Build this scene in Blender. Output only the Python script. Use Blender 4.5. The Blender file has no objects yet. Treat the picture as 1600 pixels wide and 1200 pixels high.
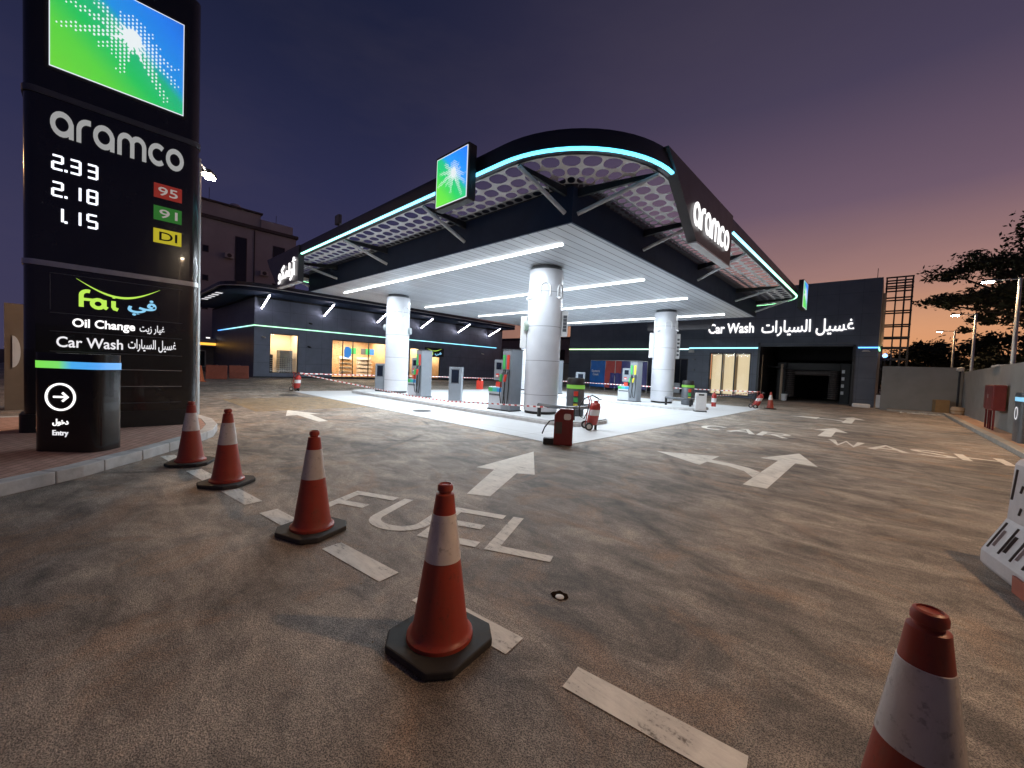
import bpy, bmesh, math, random
from mathutils import Vector, Matrix
random.seed(7)
C = bpy.context.scene.collection
SC = bpy.context.scene
R = math.radians

# ------------------------------------------------------------------ camera, sky, exposure
def make_camera():
    cd = bpy.data.cameras.new('camera'); co = bpy.data.objects.new('camera', cd); C.objects.link(co)
    r, p, y = R(2.5135), R(-2.2048), R(133.2044)
    fwd = Vector((math.cos(p)*math.cos(y), math.cos(p)*math.sin(y), math.sin(p)))
    right = Vector((math.sin(y), -math.cos(y), 0)); up = right.cross(fwd)
    r2 = right*math.cos(r) + up*math.sin(r); u2 = r2.cross(fwd)
    m = Matrix((r2, u2, -fwd)).transposed().to_4x4(); m.translation = (0, 0, 1.6)
    co.matrix_world = m
    cd.sensor_width = 36; cd.lens = 36*623.9/1600; cd.clip_start = .05; cd.clip_end = 2000
    SC.camera = co
make_camera()
SC.view_settings.view_transform = 'Standard'; SC.view_settings.look = 'None'
SC.view_settings.exposure = .75; SC.view_settings.gamma = 1
SC.cycles.use_denoising = True
SC.cycles.max_bounces = 7; SC.cycles.diffuse_bounces = 3; SC.cycles.glossy_bounces = 3; SC.cycles.transparent_max_bounces = 12
SC.cycles.sample_clamp_indirect = 6; SC.cycles.caustics_reflective = False; SC.cycles.caustics_refractive = False

def ramp(nt, fac, stops):
    n = nt.nodes.new('ShaderNodeValToRGB'); e = n.color_ramp.elements
    while len(e) < len(stops): e.new(.5)
    for i, (p, c) in enumerate(stops):
        e[i].position = p; e[i].color = (c[0], c[1], c[2], 1)
    nt.links.new(fac, n.inputs[0]); return n.outputs[0]
def mth(nt, op, a, b=None, clamp=False):
    n = nt.nodes.new('ShaderNodeMath'); n.operation = op; n.use_clamp = clamp
    for i, v in enumerate((a, b)):
        if v is None: continue
        if isinstance(v, (int, float)): n.inputs[i].default_value = v
        else: nt.links.new(v, n.inputs[i])
    return n.outputs[0]
def mixc(nt, f, a, b):
    n = nt.nodes.new('ShaderNodeMix'); n.data_type = 'RGBA'
    for i, v in ((0, f), (6, a), (7, b)):
        if isinstance(v, (int, float)): n.inputs[i].default_value = v
        elif isinstance(v, tuple): n.inputs[i].default_value = (*v[:3], 1)
        else: nt.links.new(v, n.inputs[i])
    return n.outputs[2]

def noise(nt, scale, detail=4, rough=.55, vec=None, sc3=None, dist=0.):
    n = nt.nodes.new('ShaderNodeTexNoise'); n.inputs['Scale'].default_value = scale
    n.inputs['Detail'].default_value = detail; n.inputs['Roughness'].default_value = rough; n.inputs['Distortion'].default_value = dist
    if vec is None:
        tc = nt.nodes.new('ShaderNodeTexCoord'); vec = tc.outputs['Object']
    if sc3:
        mp = nt.nodes.new('ShaderNodeMapping'); mp.inputs['Scale'].default_value = sc3[:3]
        if len(sc3) > 3: mp.inputs['Rotation'].default_value = (0, 0, sc3[3])
        nt.links.new(vec, mp.inputs[0]); vec = mp.outputs[0]
    nt.links.new(vec, n.inputs['Vector']); return n.outputs['Fac']

def make_world():
    w = bpy.data.worlds.new('World'); SC.world = w; w.use_nodes = True
    nt = w.node_tree; bg = nt.nodes['Background']
    tc = nt.nodes.new('ShaderNodeTexCoord')
    sx = nt.nodes.new('ShaderNodeSeparateXYZ'); nt.links.new(tc.outputs['Generated'], sx.inputs[0])
    X, Y, Z = sx.outputs
    h = mth(nt, 'SQRT', mth(nt, 'ADD', mth(nt, 'MULTIPLY', X, X), mth(nt, 'ADD', mth(nt, 'MULTIPLY', Y, Y), 1e-5)))
    dot = mth(nt, 'DIVIDE', mth(nt, 'ADD', mth(nt, 'MULTIPLY', X, .17), mth(nt, 'MULTIPLY', Y, .985)), h)
    mr = nt.nodes.new('ShaderNodeMapRange'); mr.interpolation_type = 'SMOOTHSTEP'
    mr.inputs[1].default_value = .25; mr.inputs[2].default_value = 1.08; nt.links.new(dot, mr.inputs[0])
    z = mth(nt, 'MAXIMUM', Z, 0.)
    night = ramp(nt, z, [(0, (.050, .044, .090)), (.18, (.040, .038, .090)), (.36, (.026, .0275, .074)), (.58, (.0125, .0155, .044)), (1, (.008, .010, .030))])
    dusk = ramp(nt, z, [(0, (.80, .33, .12)), (.12, (.74, .36, .19)), (.20, (.39, .215, .19)), (.33, (.165, .105, .150)), (.50, (.068, .053, .098)), (.72, (.030, .027, .055)), (1, (.009, .011, .034))])
    col = mixc(nt, mr.outputs[0], night, dusk)
    cl = noise(nt, 1.6, 5, .6, tc.outputs['Generated'], (1, 1, 3.5))
    col = mixc(nt, mth(nt, 'MULTIPLY', ramp(nt, cl, [(.45, (0, 0, 0)), (.75, (1, 1, 1))]), .16), col, (.09, .072, .095))
    nt.links.new(col, bg.inputs[0]); bg.inputs[1].default_value = .60
make_world()

# ------------------------------------------------------------------ materials
def new_mat(name):
    m = bpy.data.materials.new(name); m.use_nodes = True
    return m, m.node_tree, m.node_tree.nodes['Principled BSDF']
def bump(nt, b, h, strength, dist):
    n = nt.nodes.new('ShaderNodeBump'); n.inputs['Strength'].default_value = strength; n.inputs['Distance'].default_value = dist
    nt.links.new(h, n.inputs['Height']); nt.links.new(n.outputs[0], b.inputs['Normal'])
def basic(name, col, rough=.5, metal=0., var=.12, scale=6., bmp=0., coat=0., vstretch=None, spec=None):
    m, nt, b = new_mat(name)
    f = noise(nt, scale, 5, .6, sc3=vstretch)
    lo = tuple(max(0, c*(1-var)) for c in col); hi = tuple(min(1, c*(1+var)) for c in col)
    nt.links.new(ramp(nt, f, [(.25, lo), (.75, hi)]), b.inputs['Base Color'])
    r = mth(nt, 'ADD', mth(nt, 'MULTIPLY', noise(nt, scale*2.3, 3), .2), rough-.1, True)
    nt.links.new(r, b.inputs['Roughness']); b.inputs['Metallic'].default_value = metal
    b.inputs['Coat Weight'].default_value = coat
    if spec is not None: b.inputs['Specular IOR Level'].default_value = spec
    if bmp: bump(nt, b, noise(nt, scale*8, 3), bmp, .01)
    return m
def emit(name, col, strength, base=None):
    m, nt, b = new_mat(name)
    b.inputs['Base Color'].default_value = (*(base or tuple(c*.3 for c in col)), 1)
    b.inputs['Emission Color'].default_value = (*col, 1); b.inputs['Emission Strength'].default_value = strength
    return m
def emit_ramp(name, fn, stops, strength):
    m, nt, b = new_mat(name)
    g = nt.nodes.new('ShaderNodeNewGeometry'); s = nt.nodes.new('ShaderNodeSeparateXYZ'); nt.links.new(g.outputs['Position'], s.inputs[0])
    c = ramp(nt, fn(nt, *s.outputs), stops)
    b.inputs['Base Color'].default_value = (.3, .3, .3, 1)
    nt.links.new(c, b.inputs['Emission Color']); b.inputs['Emission Strength'].default_value = strength
    return m
def lin(a, b_, ax):
    return lambda nt, x, y, z: mth(nt, 'DIVIDE', mth(nt, 'SUBTRACT', (x, y, z)[ax], a), b_-a, True)

def asphalt_mat():
    m, nt, b = new_mat('asphalt')
    tc = nt.nodes.new('ShaderNodeTexCoord'); v = tc.outputs['Object']
    big = noise(nt, .35, 5, .62, v, dist=.6)
    mid = noise(nt, 1.7, 6, .68, v, (1, 1.5, 1, R(20)), .9)
    streak = noise(nt, 1.0, 7, .72, v, (.7, 1.9, 1, R(-47)), 1.4)
    dust = noise(nt, .8, 6, .68, v, (1, 1, 1, .6), 1.5)
    vor = nt.nodes.new('ShaderNodeTexVoronoi'); vor.inputs['Scale'].default_value = 160; nt.links.new(v, vor.inputs['Vector'])
    fine = noise(nt, 150, 4, .75, v)
    s = mth(nt, 'ADD', mth(nt, 'MULTIPLY', big, .36), mth(nt, 'ADD', mth(nt, 'MULTIPLY', mid, .32), mth(nt, 'MULTIPLY', streak, .34)))
    base = ramp(nt, s, [(.40, (.070, .064, .061)), (.465, (.135, .121, .110)), (.53, (.225, .200, .178)), (.62, (.37, .330, .288))])
    dm = ramp(nt, dust, [(.52, (0, 0, 0)), (.66, (1, 1, 1))])
    base = mixc(nt, mth(nt, 'MULTIPLY', dm, .45), base, (.32, .205, .13))
    # turning tyre marks: broken dark rings around two turning centres
    sx = nt.nodes.new('ShaderNodeSeparateXYZ'); nt.links.new(v, sx.inputs[0])
    brk = ramp(nt, noise(nt, .9, 4, .6, v), [(.42, (0, 0, 0)), (.62, (1, 1, 1))]); fib = noise(nt, 9, 4, .7, v)
    tot = None
    for cx, cy, rad_, wd in ((-13., 9.5, 7.6, .12), (-13., 9.5, 9.2, .13), (4., 12., 8.2, .12), (4., 12., 9.8, .12), (-2., -9., 12.2, .13), (-2., -9., 13.8, .12), (-11, 2.5, 4.3, .09)):
        dx = mth(nt, 'SUBTRACT', sx.outputs[0], cx); dy = mth(nt, 'SUBTRACT', sx.outputs[1], cy)
        d = mth(nt, 'SQRT', mth(nt, 'ADD', mth(nt, 'MULTIPLY', dx, dx), mth(nt, 'MULTIPLY', dy, dy)))
        m_ = mth(nt, 'SUBTRACT', 1., mth(nt, 'DIVIDE', mth(nt, 'ABSOLUTE', mth(nt, 'SUBTRACT', d, rad_)), wd), True)
        tot = m_ if tot is None else mth(nt, 'MAXIMUM', tot, m_)
    tm = mth(nt, 'MULTIPLY', mth(nt, 'MULTIPLY', tot, brk), mth(nt, 'MULTIPLY', fib, 1.7), True)
    base = mixc(nt, tm, base, (.055, .05, .048))
    drip = ramp(nt, noise(nt, 1.9, 2, .4, v, dist=.3), [(.70, (0, 0, 0)), (.76, (1, 1, 1))])
    base = mixc(nt, mth(nt, 'MULTIPLY', drip, .5), base, (.05, .045, .042))
    sp = ramp(nt, mth(nt, 'ADD', mth(nt, 'MULTIPLY', vor.outputs['Distance'], .45), mth(nt, 'MULTIPLY', fine, 1.)), [(.50, (.10, .10, .11)), (.66, (.88, .88, .88)), (.84, (2.1, 2.03, 1.9))])
    mu = nt.nodes.new('ShaderNodeMix'); mu.data_type = 'RGBA'; mu.blend_type = 'MULTIPLY'; mu.inputs[0].default_value = 1
    nt.links.new(base, mu.inputs[6]); nt.links.new(sp, mu.inputs[7])
    nt.links.new(mu.outputs[2], b.inputs['Base Color'])
    b.inputs['Roughness'].default_value = .66; b.inputs['Specular IOR Level'].default_value = .42
    hgt = mth(nt, 'ADD', mth(nt, 'MULTIPLY', vor.outputs['Distance'], -.5), mth(nt, 'MULTIPLY', fine, 1.2))
    bump(nt, b, hgt, .8, .008)
    return m
def paint_mat(name, col, wear=.5):
    m, nt, b = new_mat(name)
    tc = nt.nodes.new('ShaderNodeTexCoord'); v = tc.outputs['Object']
    big = noise(nt, 2.2, 6, .7, v, dist=1.); fine = noise(nt, 60, 3, .7, v)
    tr = noise(nt, 5, 4, .6, v, (1, 6, 1, R(35)), .5)
    c = ramp(nt, mth(nt, 'ADD', mth(nt, 'MULTIPLY', big, .6), mth(nt, 'MULTIPLY', tr, .4)), [(.3, tuple(x*.62 for x in col)), (.6, col), (.8, tuple(min(1, x*1.08) for x in col))])
    k = ramp(nt, mth(nt, 'ADD', mth(nt, 'MULTIPLY', fine, .38), mth(nt, 'ADD', mth(nt, 'MULTIPLY', big, .36), mth(nt, 'MULTIPLY', tr, .36))), [(wear-.05, (.85, .85, .85)), (wear+.03, (0, 0, 0))])
    nt.links.new(mixc(nt, k, c, (.14, .12, .10)), b.inputs['Base Color'])
    b.inputs['Roughness'].default_value = .7; bump(nt, b, fine, .4, .004)
    return m
def concrete_mat():
    m, nt, b = new_mat('pale concrete')
    tc = nt.nodes.new('ShaderNodeTexCoord'); v = tc.outputs['Object']
    f = noise(nt, .5, 6, .65, v, dist=.7); f2 = noise(nt, 14, 4, .7, v)
    s = nt.nodes.new('ShaderNodeSeparateXYZ'); nt.links.new(v, s.inputs[0])
    c = ramp(nt, mth(nt, 'ADD', mth(nt, 'MULTIPLY', f, .75), mth(nt, 'MULTIPLY', f2, .25)), [(.3, (.47, .485, .505)), (.55, (.545, .56, .58)), (.75, (.59, .605, .62))])
    jx = mth(nt, 'LESS_THAN', mth(nt, 'FRACT', mth(nt, 'DIVIDE', mth(nt, 'ADD', s.outputs[0], 54.95), 4.05)), .004)
    jy = mth(nt, 'LESS_THAN', mth(nt, 'FRACT', mth(nt, 'DIVIDE', mth(nt, 'ADD', s.outputs[1], 50-6.95), 4.6)), .004)
    nt.links.new(mixc(nt, mth(nt, 'MAXIMUM', jx, jy), c, (.27, .27, .27)), b.inputs['Base Color'])
    b.inputs['Roughness'].default_value = .55
    bump(nt, b, f2, .15, .004)
    return m
def brick_mat():
    m, nt, b = new_mat('red paving bricks')
    tc = nt.nodes.new('ShaderNodeTexCoord')
    mp = nt.nodes.new('ShaderNodeMapping'); mp.inputs['Rotation'].default_value = (0, 0, R(28)); nt.links.new(tc.outputs['Object'], mp.inputs[0])
    br = nt.nodes.new('ShaderNodeTexBrick'); nt.links.new(mp.outputs[0], br.inputs[0])
    br.inputs['Scale'].default_value = 1; br.inputs['Brick Width'].default_value = .21; br.inputs['Row Height'].default_value = .105
    br.inputs['Mortar Size'].default_value = .006; br.inputs['Mortar Smooth'].default_value = .3
    br.inputs['Color1'].default_value = (.52, .31, .25, 1); br.inputs['Color2'].default_value = (.42, .24, .19, 1); br.inputs['Mortar'].default_value = (.11, .07, .055, 1)
    f = noise(nt, 3, 6, .7)
    nt.links.new(mixc(nt, mth(nt, 'MULTIPLY', ramp(nt, f, [(.45, (0, 0, 0)), (.75, (1, 1, 1))]), .5), br.outputs[0], (.40, .29, .23)), b.inputs['Base Color'])
    b.inputs['Roughness'].default_value = .85
    bump(nt, b, mth(nt, 'SUBTRACT', noise(nt, 60), br.outputs['Fac']), .5, .01)
    return m
def ceiling_mat():
    m, nt, b = new_mat('white linear metal ceiling')
    tc = nt.nodes.new('ShaderNodeTexCoord'); s = nt.nodes.new('ShaderNodeSeparateXYZ'); nt.links.new(tc.outputs['Object'], s.inputs[0])
    fr = mth(nt, 'FRACT', mth(nt, 'DIVIDE', mth(nt, 'ADD', s.outputs[0], 100.), .30))
    g = mth(nt, 'LESS_THAN', fr, .10)
    pid = nt.nodes.new('ShaderNodeTexWhiteNoise'); pid.noise_dimensions = '1D'
    nt.links.new(mth(nt, 'FLOOR', mth(nt, 'DIVIDE', mth(nt, 'ADD', s.outputs[0], 100.), .30)), pid.inputs['W'])
    pc = ramp(nt, pid.outputs[0], [(0, (.40, .425, .465)), (1, (.50, .53, .57))])
    nt.links.new(mixc(nt, g, pc, (.10, .11, .12)), b.inputs['Base Color'])
    b.inputs['Roughness'].default_value = .42
    hh = mth(nt, 'SUBTRACT', 1., g); bump(nt, b, hh, .5, .01)
    return m
def column_mat():
    m, nt, b = new_mat('white column cladding')
    tc = nt.nodes.new('ShaderNodeTexCoord'); s = nt.nodes.new('ShaderNodeSeparateXYZ'); nt.links.new(tc.outputs['Object'], s.inputs[0])
    fr = mth(nt, 'FRACT', mth(nt, 'DIVIDE', mth(nt, 'ADD', s.outputs[2], .35), 1.12))
    g = mth(nt, 'LESS_THAN', fr, .016)
    f = noise(nt, 2, 5)
    nt.links.new(mixc(nt, g, ramp(nt, f, [(.3, (.55, .565, .61)), (.7, (.62, .635, .68))]), (.25, .26, .29)), b.inputs['Base Color'])
    b.inputs['Roughness'].default_value = .3
    return m
def panel_wall_mat(name, col, wx=1.3, wz=1.05, ax=0):
    m, nt, b = new_mat(name)
    tc = nt.nodes.new('ShaderNodeTexCoord'); s = nt.nodes.new('ShaderNodeSeparateXYZ'); nt.links.new(tc.outputs['Object'], s.inputs[0])
    gx = mth(nt, 'LESS_THAN', mth(nt, 'FRACT', mth(nt, 'DIVIDE', mth(nt, 'ADD', s.outputs[ax], 200.3), wx)), .012)
    gz = mth(nt, 'LESS_THAN', mth(nt, 'FRACT', mth(nt, 'DIVIDE', mth(nt, 'ADD', s.outputs[2], 10.), wz)), .014)
    f = noise(nt, 1.2, 5, .6)
    nt.links.new(mixc(nt, mth(nt, 'MAXIMUM', gx, gz), ramp(nt, f, [(.3, tuple(c*.85 for c in col)), (.7, tuple(c*1.12 for c in col))]), tuple(c*.45 for c in col)), b.inputs['Base Color'])
    b.inputs['Roughness'].default_value = .42; b.inputs['Metallic'].default_value = .2
    return m
def glass_mat(name='window glass', tint=(1, 1, 1), refl=.12):
    m = bpy.data.materials.new(name); m.use_nodes = True; nt = m.node_tree; nt.nodes.clear()
    o = nt.nodes.new('ShaderNodeOutputMaterial'); t = nt.nodes.new('ShaderNodeBsdfTransparent'); t.inputs[0].default_value = (*tint, 1)
    g = nt.nodes.new('ShaderNodeBsdfGlossy'); g.inputs['Roughness'].default_value = .03
    fr = nt.nodes.new('ShaderNodeFresnel'); fr.inputs[0].default_value = 1.45
    mx = nt.nodes.new('ShaderNodeMixShader')
    nt.links.new(mth(nt, 'ADD', mth(nt, 'MULTIPLY', noise(nt, 1.5), .02), fr.outputs[0]), mx.inputs[0])
    nt.links.new(t.outputs[0], mx.inputs[1]); nt.links.new(g.outputs[0], mx.inputs[2]); nt.links.new(mx.outputs[0], o.inputs[0])
    return m
def tape_mat():
    m, nt, b = new_mat('red and white tape')
    tc = nt.nodes.new('ShaderNodeTexCoord'); s = nt.nodes.new('ShaderNodeSeparateXYZ'); nt.links.new(tc.outputs['UV'], s.inputs[0])
    k = mth(nt, 'LESS_THAN', mth(nt, 'FRACT', mth(nt, 'DIVIDE', s.outputs[0], .24)), .42)
    nt.links.new(mixc(nt, k, (.80, .78, .78), (.55, .10, .09)), b.inputs['Base Color'])
    b.inputs['Roughness'].default_value = .4
    return m

M = dict(
    asphalt=asphalt_mat(), paint=paint_mat('worn white road paint', (.86, .83, .76), .465), yellow=paint_mat('faded yellow road paint', (.40, .28, .15), .52),
    concrete=concrete_mat(), brick=brick_mat(), ceiling=ceiling_mat(), column=column_mat(),
    kerb=basic('kerb stone', (.50, .50, .50), .8, 0, .22, 5, .3), kerbr=basic('painted kerb stone', (.33, .31, .28), .8, 0, .25, 4, .3),
    pave=basic('sandy paving', (.40, .26, .18), .9, 0, .25, 3, .3), pit=basic('dark brown hole', (.018, .010, .006), .95, 0, .2, 30, spec=0.), pillar=basic('dull beige stone', (.20, .155, .115), .85, 0, .15, 2), earth=basic('brown earth', (.12, .075, .045), .95, 0, .3, 1.2, .4),
    navy=basic('navy metal cladding', (.030, .044, .088), .6, .0, .12, 1.5, spec=.12), ring=basic('dark metal ring fascia', (.030, .034, .048), .42, .1, .15, 1.2),
    shopwall=panel_wall_mat('dark shop cladding', (.135, .16, .225), 1.3, 1.4, 1), washwall=panel_wall_mat('dark wash cladding', (.088, .100, .132), 1.3, 1.5, 0),
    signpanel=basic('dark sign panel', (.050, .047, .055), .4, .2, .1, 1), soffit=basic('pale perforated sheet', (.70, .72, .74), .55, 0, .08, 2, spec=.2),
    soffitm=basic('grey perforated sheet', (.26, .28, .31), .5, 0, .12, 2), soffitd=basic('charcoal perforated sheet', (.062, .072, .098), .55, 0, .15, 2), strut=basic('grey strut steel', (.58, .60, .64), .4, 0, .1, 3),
    beam=basic('black steel beam', (.012, .013, .018), .5, .2, .2, 3), black=basic('glossy black panel', (.016, .015, .016), .2, .0, .3, 2, coat=.3),
    blackm=basic('matt black plastic', (.016, .016, .017), .55, 0, .3, 6), silver=basic('brushed silver', (.50, .50, .50), .35, .7, .12, 8),
    dgrey=basic('dark grey metal', (.10, .11, .125), .4, .2, .12, 4), pumpgrey=basic('pump grey panel', (.235, .265, .30), .38, .2, .08, 3),
    pumplight=basic('pump pale panel', (.50, .53, .57), .4, .1, .08, 3), screen=basic('dark screen', (.012, .016, .026), .12, 0, .2, 4),
    white=basic('white painted metal', (.72, .73, .74), .4, 0, .07, 4), offwhite=basic('off white plastic', (.60, .58, .54), .5, 0, .12, 5),
    red=basic('red enamel', (.42, .035, .03), .32, 0, .18, 5, coat=.2), darkred=basic('dark red painted steel', (.17, .022, .022), .4, 0, .2, 4, .1),
    cone=basic('red cone plastic', (.26, .036, .024), .45, 0, .22, 7, .08), coneband=basic('reflective white sleeve', (.46, .42, .41), .22, 0, .16, 9, coat=.4),
    orange=basic('orange plastic', (.62, .14, .04), .5, 0, .15, 5), rubber=basic('black rubber', (.032, .031, .030), .75, 0, .35, 12, .3),
    green=basic('green plastic', (.06, .42, .11), .4, 0, .08, 5), redp=basic('bright red plastic', (.62, .05, .03), .4, 0, .08, 5), yel=basic('yellow plastic', (.62, .55, .05), .4, 0, .08, 5),
    glass=glass_mat(), tape=tape_mat(), trunk=basic('tree bark', (.075, .055, .04), .9, 0, .3, 8, .5),
    leaf=basic('dark foliage', (.060, .062, .032), .75, 0, .45, 1.3), leaf2=basic('dense dark foliage', (.028, .034, .018), .8, 0, .45, .9),
    render=basic('grey render wall', (.20, .185, .17), .85, 0, .14, 1.3, .2), bwall=basic('boundary wall render', (.24, .235, .225), .85, 0, .14, 1.1, .2),
    flat=basic('apartment render', (.48, .465, .47), .9, 0, .12, .4, .1), flatd=basic('apartment dark trim', (.11, .10, .095), .9, 0, .12, .6),
    wdark=basic('unlit window glass', (.018, .020, .028), .12, 0, .2, 1), beige=basic('beige stone cladding', (.46, .35, .25), .8, 0, .12, 2),
    pole=basic('galvanised pole', (.48, .50, .50), .45, .5, .1, 5), frame=basic('black window frame', (.020, .021, .024), .4, .2, .2, 4),
    wood=basic('warm wood', (.50, .34, .20), .5, 0, .2, 3), cream=basic('cream interior wall', (.66, .55, .40), .7, 0, .06, 1),
    card=basic('brown cardboard', (.30, .19, .09), .85, 0, .15, 4), barrier=basic('dusty white plastic', (.52, .47, .47), .55, 0, .16, 5, .1),
    barrierred=basic('dull red barrier plastic', (.36, .10, .06), .6, 0, .2, 4), slot=basic('dark plastic and slot shade', (.09, .075, .07), .7, 0, .2, 5),
    blueb=basic('blue banner vinyl', (.012, .12, .42), .45, 0, .12, 2), redb=basic('red banner vinyl', (.36, .055, .05), .45, 0, .12, 2), navyb=basic('navy banner vinyl', (.035, .035, .16), .5, 0, .1, 2),
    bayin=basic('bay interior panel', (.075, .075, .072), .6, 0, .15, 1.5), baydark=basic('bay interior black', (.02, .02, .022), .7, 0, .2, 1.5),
    sq95=emit('octane red tile', (.50, .05, .035), .22), sq91=emit('octane green tile', (.05, .27, .045), .25), sqdi=emit('diesel yellow tile', (.62, .53, .03), .40),
    signwhite=emit('lit white lettering', (1., .97, .96), .9), led=emit('white price digits', (.88, .9, 1.), 1.0), softwhite=emit('dim white lettering', (.86, .85, .88), .58),
    wordgrey=emit('pale glowing lettering', (.55, .56, .55), .32, (.4, .4, .4)), tube=emit('white linear light', (.93, .965, 1.), 7.), tube2=emit('white strut light', (1., .93, 1.), 18.),  # pale wordmark has a faint glow put into its colour
    dimtext=emit('grey tile lettering', (.62, .55, .52), .30), blacktext=basic('black lettering', (.01, .01, .01), .5),
    lime=emit('lit lime lettering', (.52, .85, .10), .58), sky=emit('lit sky blue lettering', (.28, .66, .95), .55),
    lamp=emit('lamp lens', (1., .82, .58), 160.), lamporange=emit('warm street lamp lens', (1., .62, .28), 60.), bluedot=emit('blue marker light', (.12, .35, 1.), 4.),
    amber=emit('amber lit fascia', (1., .48, .06), 1.), warmceil=emit('warm shop ceiling light', (1., .82, .58), 12.), creamglow=emit('lit cream blind', (1., .80, .48), .42, (.5, .42, .28)),
    bluesign=emit('blue lit poster', (.06, .32, .85), .45), greensign=emit('green lit menu', (.05, .55, .15), .5), signedge=emit('white lit sign edge', (.85, .9, 1.), .55))
def worn_plastic(name, col, rough, scuff, coat=0.):
    m, nt, b = new_mat(name)
    tc = nt.nodes.new('ShaderNodeTexCoord'); oi = nt.nodes.new('ShaderNodeObjectInfo')
    va = nt.nodes.new('ShaderNodeVectorMath'); va.operation = 'ADD'; nt.links.new(tc.outputs['Object'], va.inputs[0])
    cb = nt.nodes.new('ShaderNodeCombineXYZ')
    for i in range(3): nt.links.new(mth(nt, 'MULTIPLY', oi.outputs['Random'], 37.+11*i), cb.inputs[i])
    nt.links.new(cb.outputs[0], va.inputs[1]); v = va.outputs[0]
    f = noise(nt, 5, 5, .6, v)
    k = mth(nt, 'ADD', mth(nt, 'MULTIPLY', f, .5), mth(nt, 'MULTIPLY', oi.outputs['Random'], .5))
    c = ramp(nt, k, [(.2, tuple(x*.75 for x in col)), (.8, tuple(x*1.15 for x in col))])
    st = ramp(nt, noise(nt, 9, 6, .75, v, (1, 1, .35)), [(.52, (0, 0, 0)), (.70, (1, 1, 1))])
    sp = ramp(nt, noise(nt, 26, 4, .7, v), [(.58, (0, 0, 0)), (.68, (1, 1, 1))])
    c = mixc(nt, mth(nt, 'MULTIPLY', st, .55), c, scuff); c = mixc(nt, mth(nt, 'MULTIPLY', sp, .5), c, tuple(x*.5 for x in scuff))
    nt.links.new(c, b.inputs['Base Color']); b.inputs['Coat Weight'].default_value = coat
    nt.links.new(mth(nt, 'ADD', mth(nt, 'MULTIPLY', st, .25), rough, True), b.inputs['Roughness'])
    bump(nt, b, noise(nt, 30, 4, .6, v), .12, .004)
    return m
M['cone'] = worn_plastic('red cone plastic', (.36, .048, .026), .42, (.19, .075, .05))
M['coneband'] = worn_plastic('reflective white sleeve', (.76, .71, .69), .2, (.38, .33, .30), .4)
M['rubber'] = worn_plastic('black rubber base', (.036, .035, .034), .7, (.10, .085, .07))
M['ringled'] = emit_ramp('colour changing strip', lambda nt, x, y, z: mth(nt, 'ADD', mth(nt, 'MULTIPLY', lin(-24, -3.6, 0)(nt, x, y, z), .5), mth(nt, 'MULTIPLY', lin(27.1, 6., 1)(nt, x, y, z), .5)),
                         [(.45, (.30, 1., .42)), (.62, (.36, 1., .66)), (.80, (.24, .80, 1.)), (.90, (.12, .62, 1.)), (1., (.08, .72, 1.))], 2.0)
M['shopled'] = emit_ramp('shop strip light', lin(9, 36, 1), [(0, (.45, 1., .55)), (.4, (.40, 1., .72)), (.6, (.30, .85, 1.)), (1, (.20, .70, 1.))], 1.3)
M['sideled'] = emit_ramp('shop side strip light', lin(-36.3, -49, 0), [(0, (.45, 1., .6)), (.6, (.3, .75, 1.)), (1, (.05, .3, 1.))], 1.2)
M['backled'] = emit_ramp('back strip light', lin(-26.5, -13, 0), [(0, (.62, 1., .45)), (1, (.6, .95, 1.))], 1.5)
M['washled'] = emit_ramp('wash strip light', lin(-13, -.6, 0), [(0, (.28, .78, 1.)), (.5, (.30, .80, 1.)), (1, (.08, .38, 1.))], 1.4)
def emblem_mat(name, fn, k=1.):
    return emit_ramp(name, fn, [(0., (.12, .62, .03)), (.20, (.08, .60, .04)), (.36, (.0, .50, .09)), (.52, (.0, .42, .19)), (.60, (.0, .25, .72)), (.85, (.0, .18, .78)), (1., (.0, .12, .62))], k)

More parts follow.
